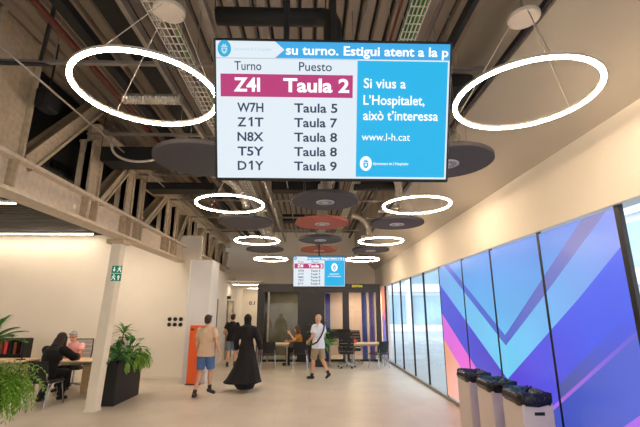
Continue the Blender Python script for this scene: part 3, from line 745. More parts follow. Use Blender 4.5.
for i, (xa, za) in enumerate(((-3.2, 4.45), (-0.55, 4.7), (0.55, 4.72), (1.25, 4.72))):
    single('conduit', MB().tube([(xa, 1, za), (xa, 15.3, za)], 0.014, 6), M['galv'], ['thin pipe nearest the truss', 'thin pipe above the screen, left of its pole', 'thin pipe above the screen, right of its pole', 'thin pipe right of the packed green tray'][i] + ' running along the ceiling', 'pipe')
# linear lights in the left bay and corridor
def strip(x0, x1, y, z, lab, m='strip'):
    t = thing('linear_light', lab, 'light', ((x0 + x1) / 2, y, z), 0, 'linear ceiling lights'); w = (x1 - x0) / 2
    MB().box(-w, w, -0.035, 0.035, 0.0, 0.05).build('housing', M['white'], t)
    MB().box(-w + .01, w - .01, -0.03, 0.03, -0.006, 0.0).build('diffuser', M[m], t)
strip(-9.6, -6.15, 7.98, 4.0, 'nearer long linear light under the black left ceiling')
strip(-9.6, -6.35, 11.35, 4.0, 'farther long linear light under the black left ceiling')
strip(-5.75, -4.45, 9.75, 4.0, 'short added fill light hidden behind the truss chord under the black ceiling', 'strip_fill')  # extra lamp out of view, added to brighten the left bay wall
strip(-9.6, -6.15, 4.6, 4.0, 'linear light beyond the left edge under the black ceiling')
strip(-3.2, -1.95, 16.5, 2.90, 'nearer linear light in the corridor ceiling')
strip(-3.0, -1.95, 19.2, 2.90, 'farther linear light in the corridor ceiling')

# ------------------------------------------------------------------ wall dots
for r in range(2):
    for c in range(3):
        t = thing('wall_hook', '%s black round knob, %s row, on the cream wall behind the planter' % (['left', 'middle', 'right'][c], ['upper', 'lower'][r]), 'wall knob', (-4.04 + c * 0.16, 11.75, (1.60, 1.45)[r]), 0, 'black round wall knobs')
        m = MB().lathe([(0.055, 0), (0.055, 0.02), (0.045, 0.03)], n=20)
        m.build('disc', M['black'], t, Matrix.Rotation(PI / 2, 4, 'X'))
# orange cabinet
ob = thing('orange_stand', 'tall orange upright panel against the white pier', 'stand', (-2.99, 10.80, 0))
MB().bbox(-0.16, 0.19, -0.03, 0.03, 0.02, 1.46, 0.008).build('panel', M['orange'], ob)
MB().bbox(-0.18, 0.2, -0.07, 0.07, 0, 0.02, 0.004).build('base', M['darkframe'], ob)
MB().bbox(-0.14, -0.05, -0.045, -0.03, 1.33, 1.38, 0.004).build('clip', mat('dark_clip', (110, 40, 20), 0.5), ob)

# ------------------------------------------------------------------ waste bins
def make_bin():
    t = thing('waste_bin', 'x', 'bin', (0, 0, 0), 0, 'white bins with black liners')
    w, d, h = 0.18, 0.235, 0.86       # half width X, half depth Y
    MB().bbox(-w, w, -d, d, 0.0, h - 0.05, 0.006).build('body', M['binwhite'], t)
    MB().bbox(-0.045, 0.075, -d - 0.004, -d + 0.004, 0.66, 0.695, 0.003).build('handle_slot', M['black'], t)
    m = MB(); rows = []
    n = 40
    rnd = random.Random(3)
    def ringp(s, z, j):
        out = []
        for k in range(n):
            a = 2 * PI * k / n; c, q = math.cos(a), math.sin(a)
            e = 0.28
            x = (w + s) * math.copysign(abs(c) ** e, c); y = (d + s) * math.copysign(abs(q) ** e, q)
            out.append((x + rnd.uniform(-j, j), y + rnd.uniform(-j, j), z + rnd.uniform(-j, j) * 1.6))
        return out
    rows = [ringp(0.010, h - 0.10, 0.008), ringp(0.022, h - 0.06, 0.010), ringp(0.018, h - 0.02, 0.010), ringp(0.016, h + 0.025, 0.012), ringp(-0.03, h + 0.035, 0.012), ringp(-0.07, h + 0.01, 0.02), ringp(-0.13, h - 0.02, 0.008)]
    m.loft(rows, True); m.build('bin_liner', M['bag'], t, smooth=True)
    return t
b0 = make_bin()
for i, (xx, yy, lab) in enumerate(((2.60, 5.02, 'nearest white waste bin with black liner, beside the printed glass'), (2.60, 5.79, 'middle white waste bin with black liner'), (2.60, 6.56, 'farthest white waste bin with black liner'))):
    o = b0 if i == 0 else copy_tree(b0)
    o.location = (xx, yy, 0); o['label'] = lab

# ------------------------------------------------------------------ plants
def leaf(mb, p, d, L, w, droop, n=6, fold=0.25):
    """a bent tapering blade from p along d"""
    p = Vector(p); d = Vector(d).normalized(); side = d.cross(Vector((0, 0, 1)))
    side = side.normalized() if side.length > 1e-3 else Vector((1, 0, 0))
    vs = []; q = p.copy()
    for i in range(n + 1):
        t = i / n; ww = w * math.sin(PI * min(0.98, 0.12 + 0.88 * t)) ** 0.8 * (1 if i < n else 0.1)
        up = side.cross(d).normalized()
        vs += [q - side * ww + up * ww * fold, q, q + side * ww + up * ww * fold]
        q = q + d * (L / n); d = (d + Vector((0, 0, -droop / n))).normalized()
    fs = []
    for i in range(n):
        b = i * 3; fs += [(b, b + 1, b + 4, b + 3), (b + 1, b + 2, b + 5, b + 4)]
    mb.add(vs, fs)
def planter(label, loc, w, d, h, plants, rz=0):
    t = thing('planter', label, 'planter', loc, rz)
    m = MB(); k = 0.03
    m.bbox(-w, w, -d, d, 0.0, h - 0.06, 0.01)
    for a in ((-w, -w + k, -d, d), (w - k, w, -d, d), (-w, w, -d, -d + k), (-w, w, d - k, d)): m.box(a[0], a[1], a[2], a[3], h - 0.07, h)
    m.build('box', M['black'], t)
    MB().box(-w + k, w - k, -d + k, d - k, h - 0.06, h - 0.035).build('soil', M['soil'], t)
    for kind, x, y, s in plants:
        rnd = random.Random(hash((round(x * 100), round(y * 100), len(kind))) % 9999)
        m = MB(); z = h - 0.04
        if kind == 'fern':
            for i in range(46):
                a = rnd.uniform(0, 2 * PI); el = rnd.uniform(0.2, 1.3)
                D = Vector((math.cos(a) * math.cos(el), math.sin(a) * math.cos(el), math.sin(el)))
                L = s * rnd.uniform(0.6, 1.1); p = Vector((x, y, z)); q = p.copy(); dd = D.copy(); n = 12
                for j in range(n):
                    dn = (dd + Vector((0, 0, -0.20))).normalized()
                    q2 = q + dn * L / n; sd = dn.cross(Vector((0, 0, 1))); sd = sd.normalized() if sd.length > .01 else Vector((1, 0, 0))
                    if j > 0:
                        for sg_ in (-1, 1):
                            ll = 0.10 * s * 1.6 * math.sin(PI * (0.15 + 0.82 * j / n))
                            e = q + sd * sg_ * ll + dn * ll * 0.5 + Vector((0, 0, -0.01)); m.add([q, q + dn * L / n * 0.8, e], [(0, 1, 2)])
                    q = q2; dd = dn
            m.build('fern', M['leaf2'], t)
        elif kind == 'trailing':
            for i in range(150):
                a = rnd.uniform(0, 2 * PI); el = rnd.uniform(0.1, 1.2); D = (math.cos(a) * math.cos(el), math.sin(a) * math.cos(el), math.sin(el))
                q = Vector((x + rnd.uniform(-.12, .12), y + rnd.uniform(-.2, .2), z)); dd = Vector(D)
                st = s * rnd.uniform(.6, 1.1) / 12
                for j in range(12):
                    dd = (dd + Vector((rnd.uniform(-.12, .12), rnd.uniform(-.12, .12), -0.22))).normalized(); q2 = q + dd * st
                    for sg_ in (-1, 1):
                        sd = Vector((dd.y, -dd.x, 0.3)) * sg_
                        leaf(m, q, dd * 0.4 + sd, 0.07, 0.010, 0.8, 2)
                    q = q2
            m.build('trailing_foliage', M['leaf2'], t)
        elif kind == 'dracaena':
            MB().tube([(x, y, z), (x + 0.01, y, z + s * 0.55), (x + 0.02, y + 0.01, z + s)], [0.016, 0.013, 0.010], 8).build('stem', M['book'], t)
            for i in range(34):
                a = rnd.uniform(0, 2 * PI); el = rnd.uniform(-0.1, 1.3)
                leaf(m, (x + 0.02, y + 0.01, z + s * rnd.uniform(0.82, 1.0)), (math.cos(a) * math.cos(el), math.sin(a) * math.cos(el), math.sin(el)), rnd.uniform(.22, .34), 0.021, 1.0)
            m.build('leaf_crown', M['leaf'], t)
        elif kind == 'broad':
            for i in range(26):
                a = rnd.uniform(0, 2 * PI); el = rnd.uniform(0.2, 1.35)
                D = Vector((math.cos(a) * math.cos(el), math.sin(a) * math.cos(el), math.sin(el)))
                L = s * rnd.uniform(0.45, 0.95); e = Vector((x, y, z)) + D * L
                m.tube([(x, y, z), e], 0.004, 4)
                leaf(m, e, D + Vector((0, 0, -0.5)), 0.24 * s + 0.06, 0.07 * s + 0.02, 1.0)
            m.build('broad_leaves', M['leaf3'], t)
        elif kind == 'palm':
            m.tube([(x, y, z), (x + .01, y, z + 0.40)], 0.012, 6); z += 0.38
            for i in range(18):
                a = rnd.uniform(0, 2 * PI); el = rnd.uniform(0.75, 1.45)
                dd = Vector((math.cos(a) * math.cos(el), math.sin(a) * math.cos(el), math.sin(el))); q = Vector((x, y, z)); n = 16; L = s * rnd.uniform(.8, 1.15); pts = [q.copy()]
                for j in range(n):
                    dd = (dd + Vector((0, 0, -0.075))).normalized(); q = q + dd * L / n; pts.append(q.copy())
                    if j > 3:
                        for sg_ in (-1, 1):
                            sd = dd.cross(Vector((0, 0, 1))).normalized() * sg_
                            leaf(m, q, dd * 0.8 + sd * 0.7 + Vector((0, 0, .05)), 0.30 * s * math.sin(PI * (0.1 + 0.8 * j / n)), 0.013, 0.9, 3)
                m.tube(pts[::4], 0.005, 4)
            m.build('palm_fronds', M['leaf'], t)
    return t
planter('long black planter with mixed green plants behind the cream column', (-4.0, 9.02, 0), 0.155, 0.58, 0.85,
        [('dracaena', 0.0, -0.22, 0.62), ('broad', -0.02, -0.40, 0.42), ('broad', 0.03, 0.0, 0.45), ('fern', 0.05, 0.32, 0.42), ('fern', 0.02, -0.1, 0.40), ('trailing', 0.06, 0.48, 0.40), ('broad', 0.0, 0.35, 0.40), ('broad', 0.05, -0.45, 0.36)])
planter('black planter overflowing with plants in the lower left corner', (-3.97, 4.74, 0), 0.155, 0.62, 1.02,
        [('palm', 0.0, 0.40, 0.42), ('trailing', 0.04, 0.50, 0.66), ('trailing', 0.06, 0.30, 0.62), ('trailing', 0.05, 0.1, 0.6), ('trailing', 0.02, -0.25, 0.48), ('trailing', -0.04, 0.45, 0.60), ('trailing', 0.08, 0.4, 0.5), ('fern', 0.02, 0.30, 0.34), ('broad', 0.0, -0.3, 0.4), ('broad', -0.02, 0.22, 0.36)])
planter('black planter with a leafy plant behind the man in white', (0.36, 14.25, 0), 0.22, 0.22, 0.75, [('broad', 0.0, 0.0, 0.75), ('fern', 0.05, 0.0, 0.45), ('broad', 0.08, -0.05, 0.5)])

# ------------------------------------------------------------------ chairs, desks
def make_chair():
    t = thing('visitor_chair', 'x', 'chair', (0, 0, 0), 0, 'black visitor chairs with metal legs')
    MB().bbox(-0.23, 0.23, -0.20, 0.24, 0.43, 0.475, 0.018).build('seat', M['black'], t)
    rows = []
    for i in range(7):
        z = 0.50 + 0.36 * i / 6; yb = -0.22 - 0.06 * i / 6; w = 0.225 - 0.02 * (i / 6) ** 3; row = []
        for k in range(9):
            u = -1 + 2 * k / 8; row.append((u * w, yb - 0.03 * (1 - u * u) + 0.012, z))
        for k in range(8, -1, -1):
            u = -1 + 2 * k / 8; row.append((u * w, yb - 0.03 * (1 - u * u) - 0.012, z))
        rows.append(row)
    MB().loft(rows).build('backrest', M['black'], t, smooth=False)
    for sx in (-1, 1):
        for sy in (-1, 1):
            MB().tube([(sx * 0.21, sy * 0.17, 0.44), (sx * 0.24, sy * 0.25, 0.0)], 0.0125, 8).build('leg', M['chrome'], t)
    MB().tube([(-0.21, -0.17, 0.425), (-0.21, 0.19, 0.425), (0.21, 0.19, 0.425), (0.21, -0.17, 0.425)], 0.012, 8).build('seat_frame', M['chrome'], t)
    m = MB()
    for sx in (-1, 1): m.tube([(sx * 0.20, -0.17, 0.43), (sx * 0.205, -0.235, 0.52), (sx * 0.19, -0.25, 0.62)], 0.011, 8)
    m.build('back_support', M['chrome'], t)
    return t
c0 = make_chair(); used = False
def chair(x, y, rz, label):
    global used
    o = c0 if not used else copy_tree(c0); used = True
    o.location = (x, y, 0); o.rotation_euler = (0, 0, rz); o['label'] = label; return o
chair(-5.30, 8.58, -0.15, 'black visitor chair under the woman with long dark hair')
chair(-1.36, 13.60, 0.12, 'black visitor chair left of the desk where woman in mustard sits')
chair(-0.30, 13.62, -0.10, 'black visitor chair between the woman in mustard and man in white')
chair(2.30, 13.72, 0.6, 'black visitor chair nearest the windows at the far desk')
chair(-0.30, 14.45, PI / 2, 'black visitor chair the woman in mustard sits on')
def office_chair(x, y, rz, label, back):
    t = thing('office_chair', label, 'chair', (x, y, 0), rz, 'office swivel chairs')
    MB().bbox(-0.24, 0.24, -0.22, 0.26, 0.44, 0.51, 0.025).build('seat', M['black'], t)
    fr = MB(); w = 0.23
    pts = [(-w, -0.24, 0.56), (-w * 1.02, -0.29, 0.85), (-w * .9, -0.33, 1.12), (w * .9, -0.33, 1.12), (w * 1.02, -0.29, 0.85), (w, -0.24, 0.56), (-w, -0.24, 0.56)]
    fr.tube(pts, 0.017, 8).build('backrest_frame', M['black'], t)
    m = MB()
    for i in range(5):
        z0 = 0.58 + i * 0.105; f = lambda z: -0.24 - 0.09 * (z - 0.56) / 0.56
        m.add([(-w * .96, f(z0), z0), (w * .96, f(z0), z0), (w * .96, f(z0 + .095), z0 + .095), (-w * .96, f(z0 + .095), z0 + .095)], [(0, 1, 2, 3)])
    m.build('backrest', back, t)
    MB().tube([(0, -0.1, 0.44), (0, -0.26, 0.46), (0, -0.27, 0.62)], 0.02, 8).build('back_support', M['black'], t)
    MB().tube([(0, 0, 0.09), (0, 0, 0.44)], 0.025, 10).build('column', M['chrome'], t)
    for k in range(5):
        a = 2 * PI * k / 5 + 0.3; e = (0.29 * math.cos(a), 0.29 * math.sin(a))
        l = MB().tube([(0, 0, 0.11), (e[0], e[1], 0.075)], [0.022, 0.014], 8).build('base_arm', M['chrome'], t)
        MB().ell((e[0], e[1], 0.03), 0.03, 0.03, 0.03, 10).build('caster', M['black'], l)
    for s in (-1, 1): MB().tube([(s * 0.25, -0.05, 0.47), (s * 0.28, -0.05, 0.66), (s * 0.28, 0.14, 0.67)], 0.015, 8).build('armrest', M['black'], t)
    return t
office_chair(-5.81, 10.42, PI + 0.02, 'office chair under the grey haired man in pink', M['meshback'])
office_chair(-5.25, 11.2, PI - 0.35, 'empty office chair with pale slatted back behind the man in pink', M['meshback'])
office_chair(1.24, 13.85, -0.1, 'black swivel chair left of the right hand far desk', M['black'])
office_chair(1.62, 15.0, PI - 0.1, 'black mesh backed office chair behind the right hand far desk', M['black'])
def desk(label, x0, x1, y0, y1, ped=True):
    t = thing('desk', label, 'desk', ((x0 + x1) / 2, (y0 + y1) / 2, 0)); w, d = (x1 - x0) / 2, (y1 - y0) / 2
    MB().bbox(-w, w, -d, d, 0.715, 0.745, 0.006).build('desktop', M['oakedge'], t)
    for sx in (-1, 1):
        for sy in (-1, 1): MB().bbox(sx * (w - .06) - .022, sx * (w - .06) + .022, sy * (d - .06) - .022, sy * (d - .06) + .022, 0, 0.715, 0.004).build('leg', M['galv'], t)
    MB().box(-w + .06, w - .06, d - 0.07, d - 0.05, 0.66, 0.715).box(-w + .06, w - .06, -d + 0.05, -d + 0.07, 0.66, 0.715).build('frame', M['galv'], t)
    if ped:
        p = MB().bbox(w - 0.52, w - 0.12, -d + 0.12, d - 0.06, 0.05, 0.66, 0.006).build('pedestal', M['wood'], t)
        for k in range(3): MB().bbox(w - 0.51, w - 0.13, -d + 0.105, -d + 0.12, 0.07 + k * 0.19, 0.24 + k * 0.19, 0.004).build('drawer', M['wood'], p)
    return t
desk('pale wood desk between the dark haired woman and man in pink', -5.95, -4.55, 9.30, 10.00)
desk('pale wood desk with a monitor at the far left edge', -8.0, -6.35, 9.3, 10.0)
desk('pale wood desk where the woman in mustard writes', -1.85, -0.72, 14.05, 14.75, False)
desk('pale wood desk in front of the right hand office glass', 1.45, 2.65, 14.15, 14.80, False)
desk('white desk carrying monitors beside the leafy plant', 0.66, 1.36, 14.5, 15.1, False)
def monitor(label, x, y, rz, z=0.745):
    t = thing('monitor', label, 'monitor', (x, y, z), rz)
    MB().bbox(-0.26, 0.26, -0.02, 0.02, 0.12, 0.45, 0.008).build('casing', M['black'], t)
    MB().box(-0.245, 0.245, -0.023, -0.02, 0.14, 0.435).build('screen', M['screen'], t)
    MB().box(-0.02, 0.02, 0.0, 0.03, 0.0, 0.2).bbox(-0.11, 0.11, -0.08, 0.09, 0, 0.012, 0.003).build('stand', M['black'], t)
monitor('black monitor on the far left desk beside the palm', -6.60, 9.62, -0.95)
monitor('left of two black monitors beside the leafy plant', 0.80, 14.8, PI)
monitor('right of two black monitors beside the leafy plant', 1.22, 14.85, PI - 0.3)
# shelf with folders at far left
sh = thing('bookcase', 'low dark bookcase at the far left behind the palm', 'bookcase', (-7.75, 10.6, 0))
MB().box(-0.6, 0.6, -0.17, -0.15 + 0.32, 0, 0.04).box(-0.6, -0.57, -0.17, 0.17, 0, 1.15).box(0.57, 0.6, -0.17, 0.17, 0, 1.15).box(-0.6, 0.6, 0.15, 0.17, 0, 1.15).build('carcass', M['black'], sh)
for z in (0.4, 0.76, 1.13): MB().box(-0.57, 0.57, -0.17, 0.15, z, z + 0.025).build('shelf', M['black'], sh)
for k in range(7):
    tag(centred(MB().bbox(-8.1 + k * 0.115, -8.1 + k * 0.115 + 0.075, 10.46, 10.72, 0.785, 1.07 + 0.02 * (k % 3), 0.004).build('folder', [M['book'], M['redthing'], M['blackcloth']][k % 3])),
        '%s folder, number %d from the left on the dark bookcase shelf' % (['brown', 'coral red', 'black'][k % 3], k + 1), 'folder', 'folders on the bookcase')
def pouch(label, x, y, z=0.745, s=1.0):
    m = MB(); rows = []
    for zz, a, b in ((0, .11, .06), (.03, .125, .07), (.10, .12, .06), (.15, .10, .035), (.175, .09, .012)):
        rows.append([(s * a * math.copysign(abs(math.cos(t)) ** .6, math.cos(t)), s * b * math.copysign(abs(math.sin(t)) ** .6, math.sin(t)), s * zz) for t in [2 * PI * k / 20 for k in range(20)]])
    t = thing('pouch', label, 'bag', (x, y, z), 0.2); m.loft(rows).build('body', M['redthing'], t, smooth=True)
    MB().tube([(-0.05 * s, 0, 0.165 * s), (-0.04 * s, 0, 0.23 * s), (0.04 * s, 0, 0.23 * s), (0.05 * s, 0, 0.165 * s)], 0.006, 6).build('strap', M['redthing'], t)
pouch('coral red bag on the desk in front of the man in pink', -5.34, 9.55, s=0.85)
pouch('small coral red bag on the right hand far desk', 1.56, 14.30, s=0.65)
tag(centred(MB().bbox(-1.2, -0.95, 14.2, 14.38, 0.746, 0.752, 0.002).build('paper_sheet', M['white'])), 'white paper on the desk before the woman in mustard', 'paper')

# ------------------------------------------------------------------ people
def vec(p): return Vector(p)
def person(label, loc, rz, J, skin, hair, cloth, shoes=None, hairstyle='short', glasses=False, scale=1.0, face=True, female=False):
    """J: joints in local metres (faces +Y): pel, chest, neck, head, fwd(head direction), and L/R sh, el, wr, hip, kn, an, toe"""
    t = thing('person', label, 'person', loc, rz); t.scale = (scale,) * 3
    J = {k: Vector(v) for k, v in J.items()}
    lat = (J['shR'] - J['shL']).normalized(); up = (J['neck'] - J['pel']).normalized(); fw = up.cross(lat).normalized()
    hipl = (J['hipR'] - J['hipL']).normalized()
    def torso(mb, g=0.0, low=None, top=True):
        hw = 0.155 if not female else 0.16; ww = 0.135 if not female else 0.12; cw = 0.175 if not female else 0.155
        P_ = J['pel']; C_ = J['chest']; N_ = J['neck']; W_ = P_.lerp(C_, 0.5)
        secs = [(P_ - up * 0.10, hw * .75, .085), (P_ - up * 0.04, hw, .11), (P_ + up * 0.05, hw * .98, .112), (W_, ww, .098), (C_ - up * .02, cw, .115), (C_ + up * .08, cw * .98, .11)]
        secs += [(N_ - up * .085, cw * .90, .088), (N_ - up * .055, cw * .68, .076), (N_ - up * .03, .085, .066), (N_ + up * 0.01, .058, .058)]
        rows = []
        for c, a, b in secs:
            rows.append([c + lat * ((a + g) * math.cos(2 * PI * k / 20)) + fw * ((b + g) * math.sin(2 * PI * k / 20)) for k in range(20)])
        mb.loft(rows)
    hd = J['head']; hf = J['fwd'].normalized(); hu = Vector((0, 0, 1)); hu = (hu - hf * hu.dot(hf)).normalized(); hr = hf.cross(hu).normalized()
    R = Matrix((hr, hf, hu)).transposed()
    def H(x, y, z): return hd + R @ Vector((x, y, z))
    b = MB(); torso(b)
    b.capsule(J['neck'] - up * 0.04, hd + R @ Vector((0, -0.015, -0.07)), 0.058, 0.052)
    b.ell(hd + R @ Vector((0, -0.012, 0.02)), 0.076, 0.095, 0.105, 18, R)
    b.ell(H(0, 0.022, -0.045), 0.058, 0.068, 0.075, 16, R)
    b.capsule(H(0, 0.085, 0.012), H(0, 0.104, -0.022), 0.010, 0.014, 8)       # nose
    b.capsule(H(-0.014, 0.078, -0.062), H(0.014, 0.078, -0.062), 0.010, 0.010, 8)   # lips
    b.capsule(H(0, 0.062, -0.100), H(0, 0.05, -0.10), 0.020, 0.020, 8)        # chin
    b.capsule(H(-0.04, 0.070, 0.028), H(0.04, 0.070, 0.028), 0.014, 0.014, 8)  # brow
    for s in (-1, 1): b.ell(H(s * 0.078, -0.008, -0.008), 0.012, 0.022, 0.033, 10, R)   # ears
    fem = 0.9 if female else 1.0
    for s in 'LR':
        sg_ = -1 if s == 'L' else 1
        sh, el, wr = J['sh' + s], J['el' + s], J['wr' + s]
        b.capsule(sh, sh.lerp(el, .45), 0.056 * fem, 0.050 * fem); b.capsule(sh.lerp(el, .45), el, 0.050 * fem, 0.040 * fem)
        b.capsule(el, el.lerp(wr, .35), 0.041 * fem, 0.040 * fem); b.capsule(el.lerp(wr, .35), wr, 0.040 * fem, 0.027 * fem)
        # hand: palm, four fingers in two joints, thumb from the side
        hdn = (wr - el).normalized(); 
        if 'hd' + s in J: hdn = J['hd' + s].normalized()
        pn = Vector((-sg_, 0, 0)); pn = (pn - hdn * pn.dot(hdn)); pn = pn.normalized() if pn.length > .1 else Vector((0, 0, -1))   # palm normal
        sdv = hdn.cross(pn).normalized()
        if sdv.y < 0: sdv = -sdv
        for u in (-0.022, 0.0, 0.022): b.capsule(wr + hdn * 0.012 + sdv * u * .7, wr + hdn * 0.085 + sdv * u * 1.25, 0.0150, 0.0135, 8)
        for u, l in ((-0.033, .055), (-0.011, .070), (0.011, .076), (0.033, .068)):
            k0 = wr + hdn * 0.092 + sdv * u; k1 = k0 + (hdn + pn * .18).normalized() * l * .52; k2 = k1 + (hdn + pn * .65).normalized() * l * .50
            b.capsule(k0, k1, 0.0095, 0.0088, 8); b.capsule(k1, k2, 0.0088, 0.0075, 8)
        th0 = wr + hdn * 0.030 + sdv * 0.026; th1 = th0 + (hdn * .7 + sdv * .8 + pn * .3).normalized() * .040; th2 = th1 + (hdn + sdv * .25 + pn * .3).normalized() * .032
        b.capsule(th0, th1, 0.0125, 0.0105, 8); b.capsule(th1, th2, 0.0105, 0.0085, 8)
        hp, kn, an, toe = J['hip' + s], J['kn' + s], J['an' + s], J['toe' + s]
        b.capsule(hp, hp.lerp(kn, .5), 0.088, 0.074); b.capsule(hp.lerp(kn, .5), kn, 0.074, 0.054)
        cf = kn.lerp(an, .30); sh_ = (an - kn).normalized(); back = -(toe - an).normalized(); back = (back - sh_ * back.dot(sh_)).normalized()
        b.capsule(kn, cf + back * 0.012, 0.053, 0.056); b.capsule(cf + back * 0.012, an, 0.056, 0.034)
        fd = (toe - an).normalized(); heel = an - fd * 0.03 + Vector((0, 0, -0.02))
        b.capsule(an, heel, 0.034, 0.034); b.capsule(heel, toe - fd * 0.03 , 0.034, 0.030)
    me = remesh(b, 0.0095, 2, [skin], 'body'); link_mesh(me, 'body', t)
    if face:
        for s in (-1, 1): MB().ell(H(s * 0.033, 0.078, 0.008), 0.013, 0.010, 0.008, 10, R).build('eye', M['eye'], t, smooth=True)
        MB().capsule(H(-0.022, 0.086, -0.062), H(0.022, 0.086, -0.062), 0.006, 0.006, 8).build('mouth', M['lips'], t, smooth=True)
    if glasses:
        m = MB()
        for s in (-1, 1): m.tube([H(s * 0.035 + 0.024 * math.cos(a), 0.096, 0.008 + 0.019 * math.sin(a)) for a in [2 * PI * k / 14 for k in range(15)]], 0.003, 6)
        m.tube([H(-0.011, 0.098, 0.012), H(0.011, 0.098, 0.012)], 0.003, 6)
        for s in (-1, 1): m.tube([H(s * 0.059, 0.094, 0.012), H(s * 0.082, -0.01, 0.01)], 0.003, 6)
        m.build('glasses', M['black'], t)
    # hair
    m = MB()
    if hairstyle == 'short':
        m.ell(H(0, -0.022, 0.038), 0.083, 0.098, 0.098, 18, R); m.ell(H(0, -0.045, -0.015), 0.074, 0.070, 0.068, 16, R); m.capsule(H(-0.05, 0.062, 0.088), H(0.05, 0.062, 0.088), 0.024, 0.024, 10)
    elif hairstyle == 'cropped':
        m.ell(H(0, -0.024, 0.030), 0.079, 0.092, 0.096, 18, R); m.ell(H(0, -0.04, -0.01), 0.070, 0.068, 0.06, 16, R)
    elif hairstyle == 'long':
        m.ell(H(0, -0.018, 0.038), 0.088, 0.102, 0.098, 18, R); m.ell(H(0, -0.05, -0.04), 0.088, 0.075, 0.11, 16, R)
        for s in (-1, 0, 1):
            m.capsule(H(s * 0.055, -0.055, -0.02), hd + up * -0.30 + R @ Vector((s * 0.075, -0.085, 0)), 0.052, 0.046); m.capsule(hd + up * -0.30 + R @ Vector((s * 0.075, -0.085, 0)), hd + up * -0.40 + R @ Vector((s * 0.06, -0.09, 0)), 0.044, 0.022)
        for s in (-1, 1): m.capsule(H(s * 0.078, 0.02, 0.03), H(s * 0.085, 0.01, -0.15), 0.026, 0.03)
    if hairstyle != 'none' and hair:
        link_mesh(remesh(m, 0.011, 3, [hair], 'hair'), 'hair', t)
    # clothes
    for c in cloth:
        m = MB(); k = c['kind']; g = c.get('g', 0.016)
        if k in ('tshirt', 'longsleeve'):
            torso(m, g)
            P_ = J['pel']; 
            if c.get('hem', 0.1) > 0:
                rows = []
                for dz, a, bb in ((0.04, .166, .122), (-0.05, .182, .134), (-c.get('hem', .1) - .02, .190, .140)):
                    rows.append([P_ + up * dz + lat * ((a + g * .7) * math.cos(2 * PI * q / 20)) + fw * ((bb + g * .7) * math.sin(2 * PI * q / 20)) for q in range(20)])
                m.loft(rows)
            for s in 'LR':
                sh, el, wr = J['sh' + s], J['el' + s], J['wr' + s]
                f = 0.62 if k == 'tshirt' else 1.0
                e = sh.lerp(el, f)
                m.tube([sh.lerp(J['neck'], .25), sh, sh.lerp(e, .5), e], [0.050 + g * .5, 0.055 + g * .7, 0.056 + g * .75, (0.058 if k == 'tshirt' else 0.046) + g * .7], 14)
                m.ell(sh, .056 + g * .6, .056 + g * .6, .056 + g * .6, 14)
                if k == 'longsleeve': m.capsule(el, el, 0.046 + g); m.tube([el, el.lerp(wr, .5), el.lerp(wr, .94)], [0.046 + g, 0.044 + g, 0.036 + g], 14)
        elif k in ('shorts', 'trousers'):
            P_ = J['pel']; rows = []
            for dz, a, bb in ((0.10, .150, .112), (0.0, .168, .124), (-0.06, .17, .125), (-0.12, .13, .10)):
                rows.append([P_ + up * dz + hipl * ((a + g * .5) * math.cos(2 * PI * q / 20)) + fw * ((bb + g * .5) * math.sin(2 * PI * q / 20)) for q in range(20)])
            m.loft(rows)
            for s in 'LR':
                hp, kn, an = J['hip' + s], J['kn' + s], J['an' + s]
                m.ell(hp, .086 + g * .5, .086 + g * .5, .086 + g * .5, 14)
                if k == 'shorts':
                    e = hp.lerp(kn, c.get('len', 0.92)); m.tube([hp, hp.lerp(e, .5), e], [0.094 + g, 0.088 + g, 0.080 + g], 16)
                else:
                    m.tube([hp, hp.lerp(kn, .5), kn], [0.092 + g, 0.080 + g, 0.062 + g], 16); m.capsule(kn, kn, 0.062 + g); m.tube([kn, kn.lerp(an, .5), kn.lerp(an, .97)], [0.062 + g, 0.056 + g, 0.052 + g], 16)
        elif k == 'dress':
            torso(m, 0.022)
            rows = []
            for z, a, bb, dx in c['rings']:
                rows.append([Vector((dx, 0, z)) + Vector(((a + 0.018 * a * math.cos(7 * 2 * PI * q / 56)) * math.cos(2 * PI * q / 56), (bb + 0.05 * bb * math.cos(8 * 2 * PI * q / 56 + z)) * math.sin(2 * PI * q / 56), 0)) for q in range(56)])
            m.loft(rows)
            for s in 'LR':
                sh, el, wr = J['sh' + s], J['el' + s], J['wr' + s]
                m.tube([sh.lerp(J['neck'], .3), sh, sh.lerp(el, .5), el], [0.07, 0.078, 0.078, 0.072], 14); m.ell(el, .072, .072, .072, 12); m.tube([el, el.lerp(wr, .5), el.lerp(wr, .95)], [0.072, 0.068, 0.066], 14)
        elif k == 'scarf':
            m.ell(H(0, -0.022, 0.022), 0.096, 0.112, 0.122, 20, R); m.ell(H(0, -0.03, -0.06), 0.088, 0.095, 0.10, 18, R)
            m.capsule(H(0, -0.02, -0.10), J['neck'] - up * 0.03, 0.088, 0.112); m.ell(J['neck'] - up * 0.06, 0.17, 0.125, 0.10, 18)
            m.capsule(J['neck'] - up * .05 - fw * .07, J['neck'] - up * .30 - fw * .10, 0.08, 0.04)
        o = link_mesh(remesh(m, 0.0115, c.get('sm', 3), [c['m']], c['name']), c['name'], t)
    if shoes:
        for s in 'LR':
            an, toe = J['an' + s], J['toe' + s]; fd = (toe - an); fd.normalize()
            heel = an - fd * 0.035 + Vector((0, 0, -0.03)); m = MB()
            m.capsule(an + Vector((0, 0, -0.015)), heel, 0.043, 0.042); m.capsule(heel, toe - fd * .03, 0.042, 0.036); m.capsule(an + fd * .03 + Vector((0, 0, -.02)), toe - fd * .04, 0.038, 0.034)
            sh_o = link_mesh(remesh(m, 0.010, 2, [shoes], 'shoe'), 'shoe', t)
            if M['shoe'] == shoes:
                MB().tube([an + Vector((0, 0, 0.0)), an + (J['kn' + s] - an).normalized() * 0.09], [0.041, 0.044], 14).build('sock', c0sock.get(label, M['shoe']), t, smooth=True)
    return t
c0sock = {}
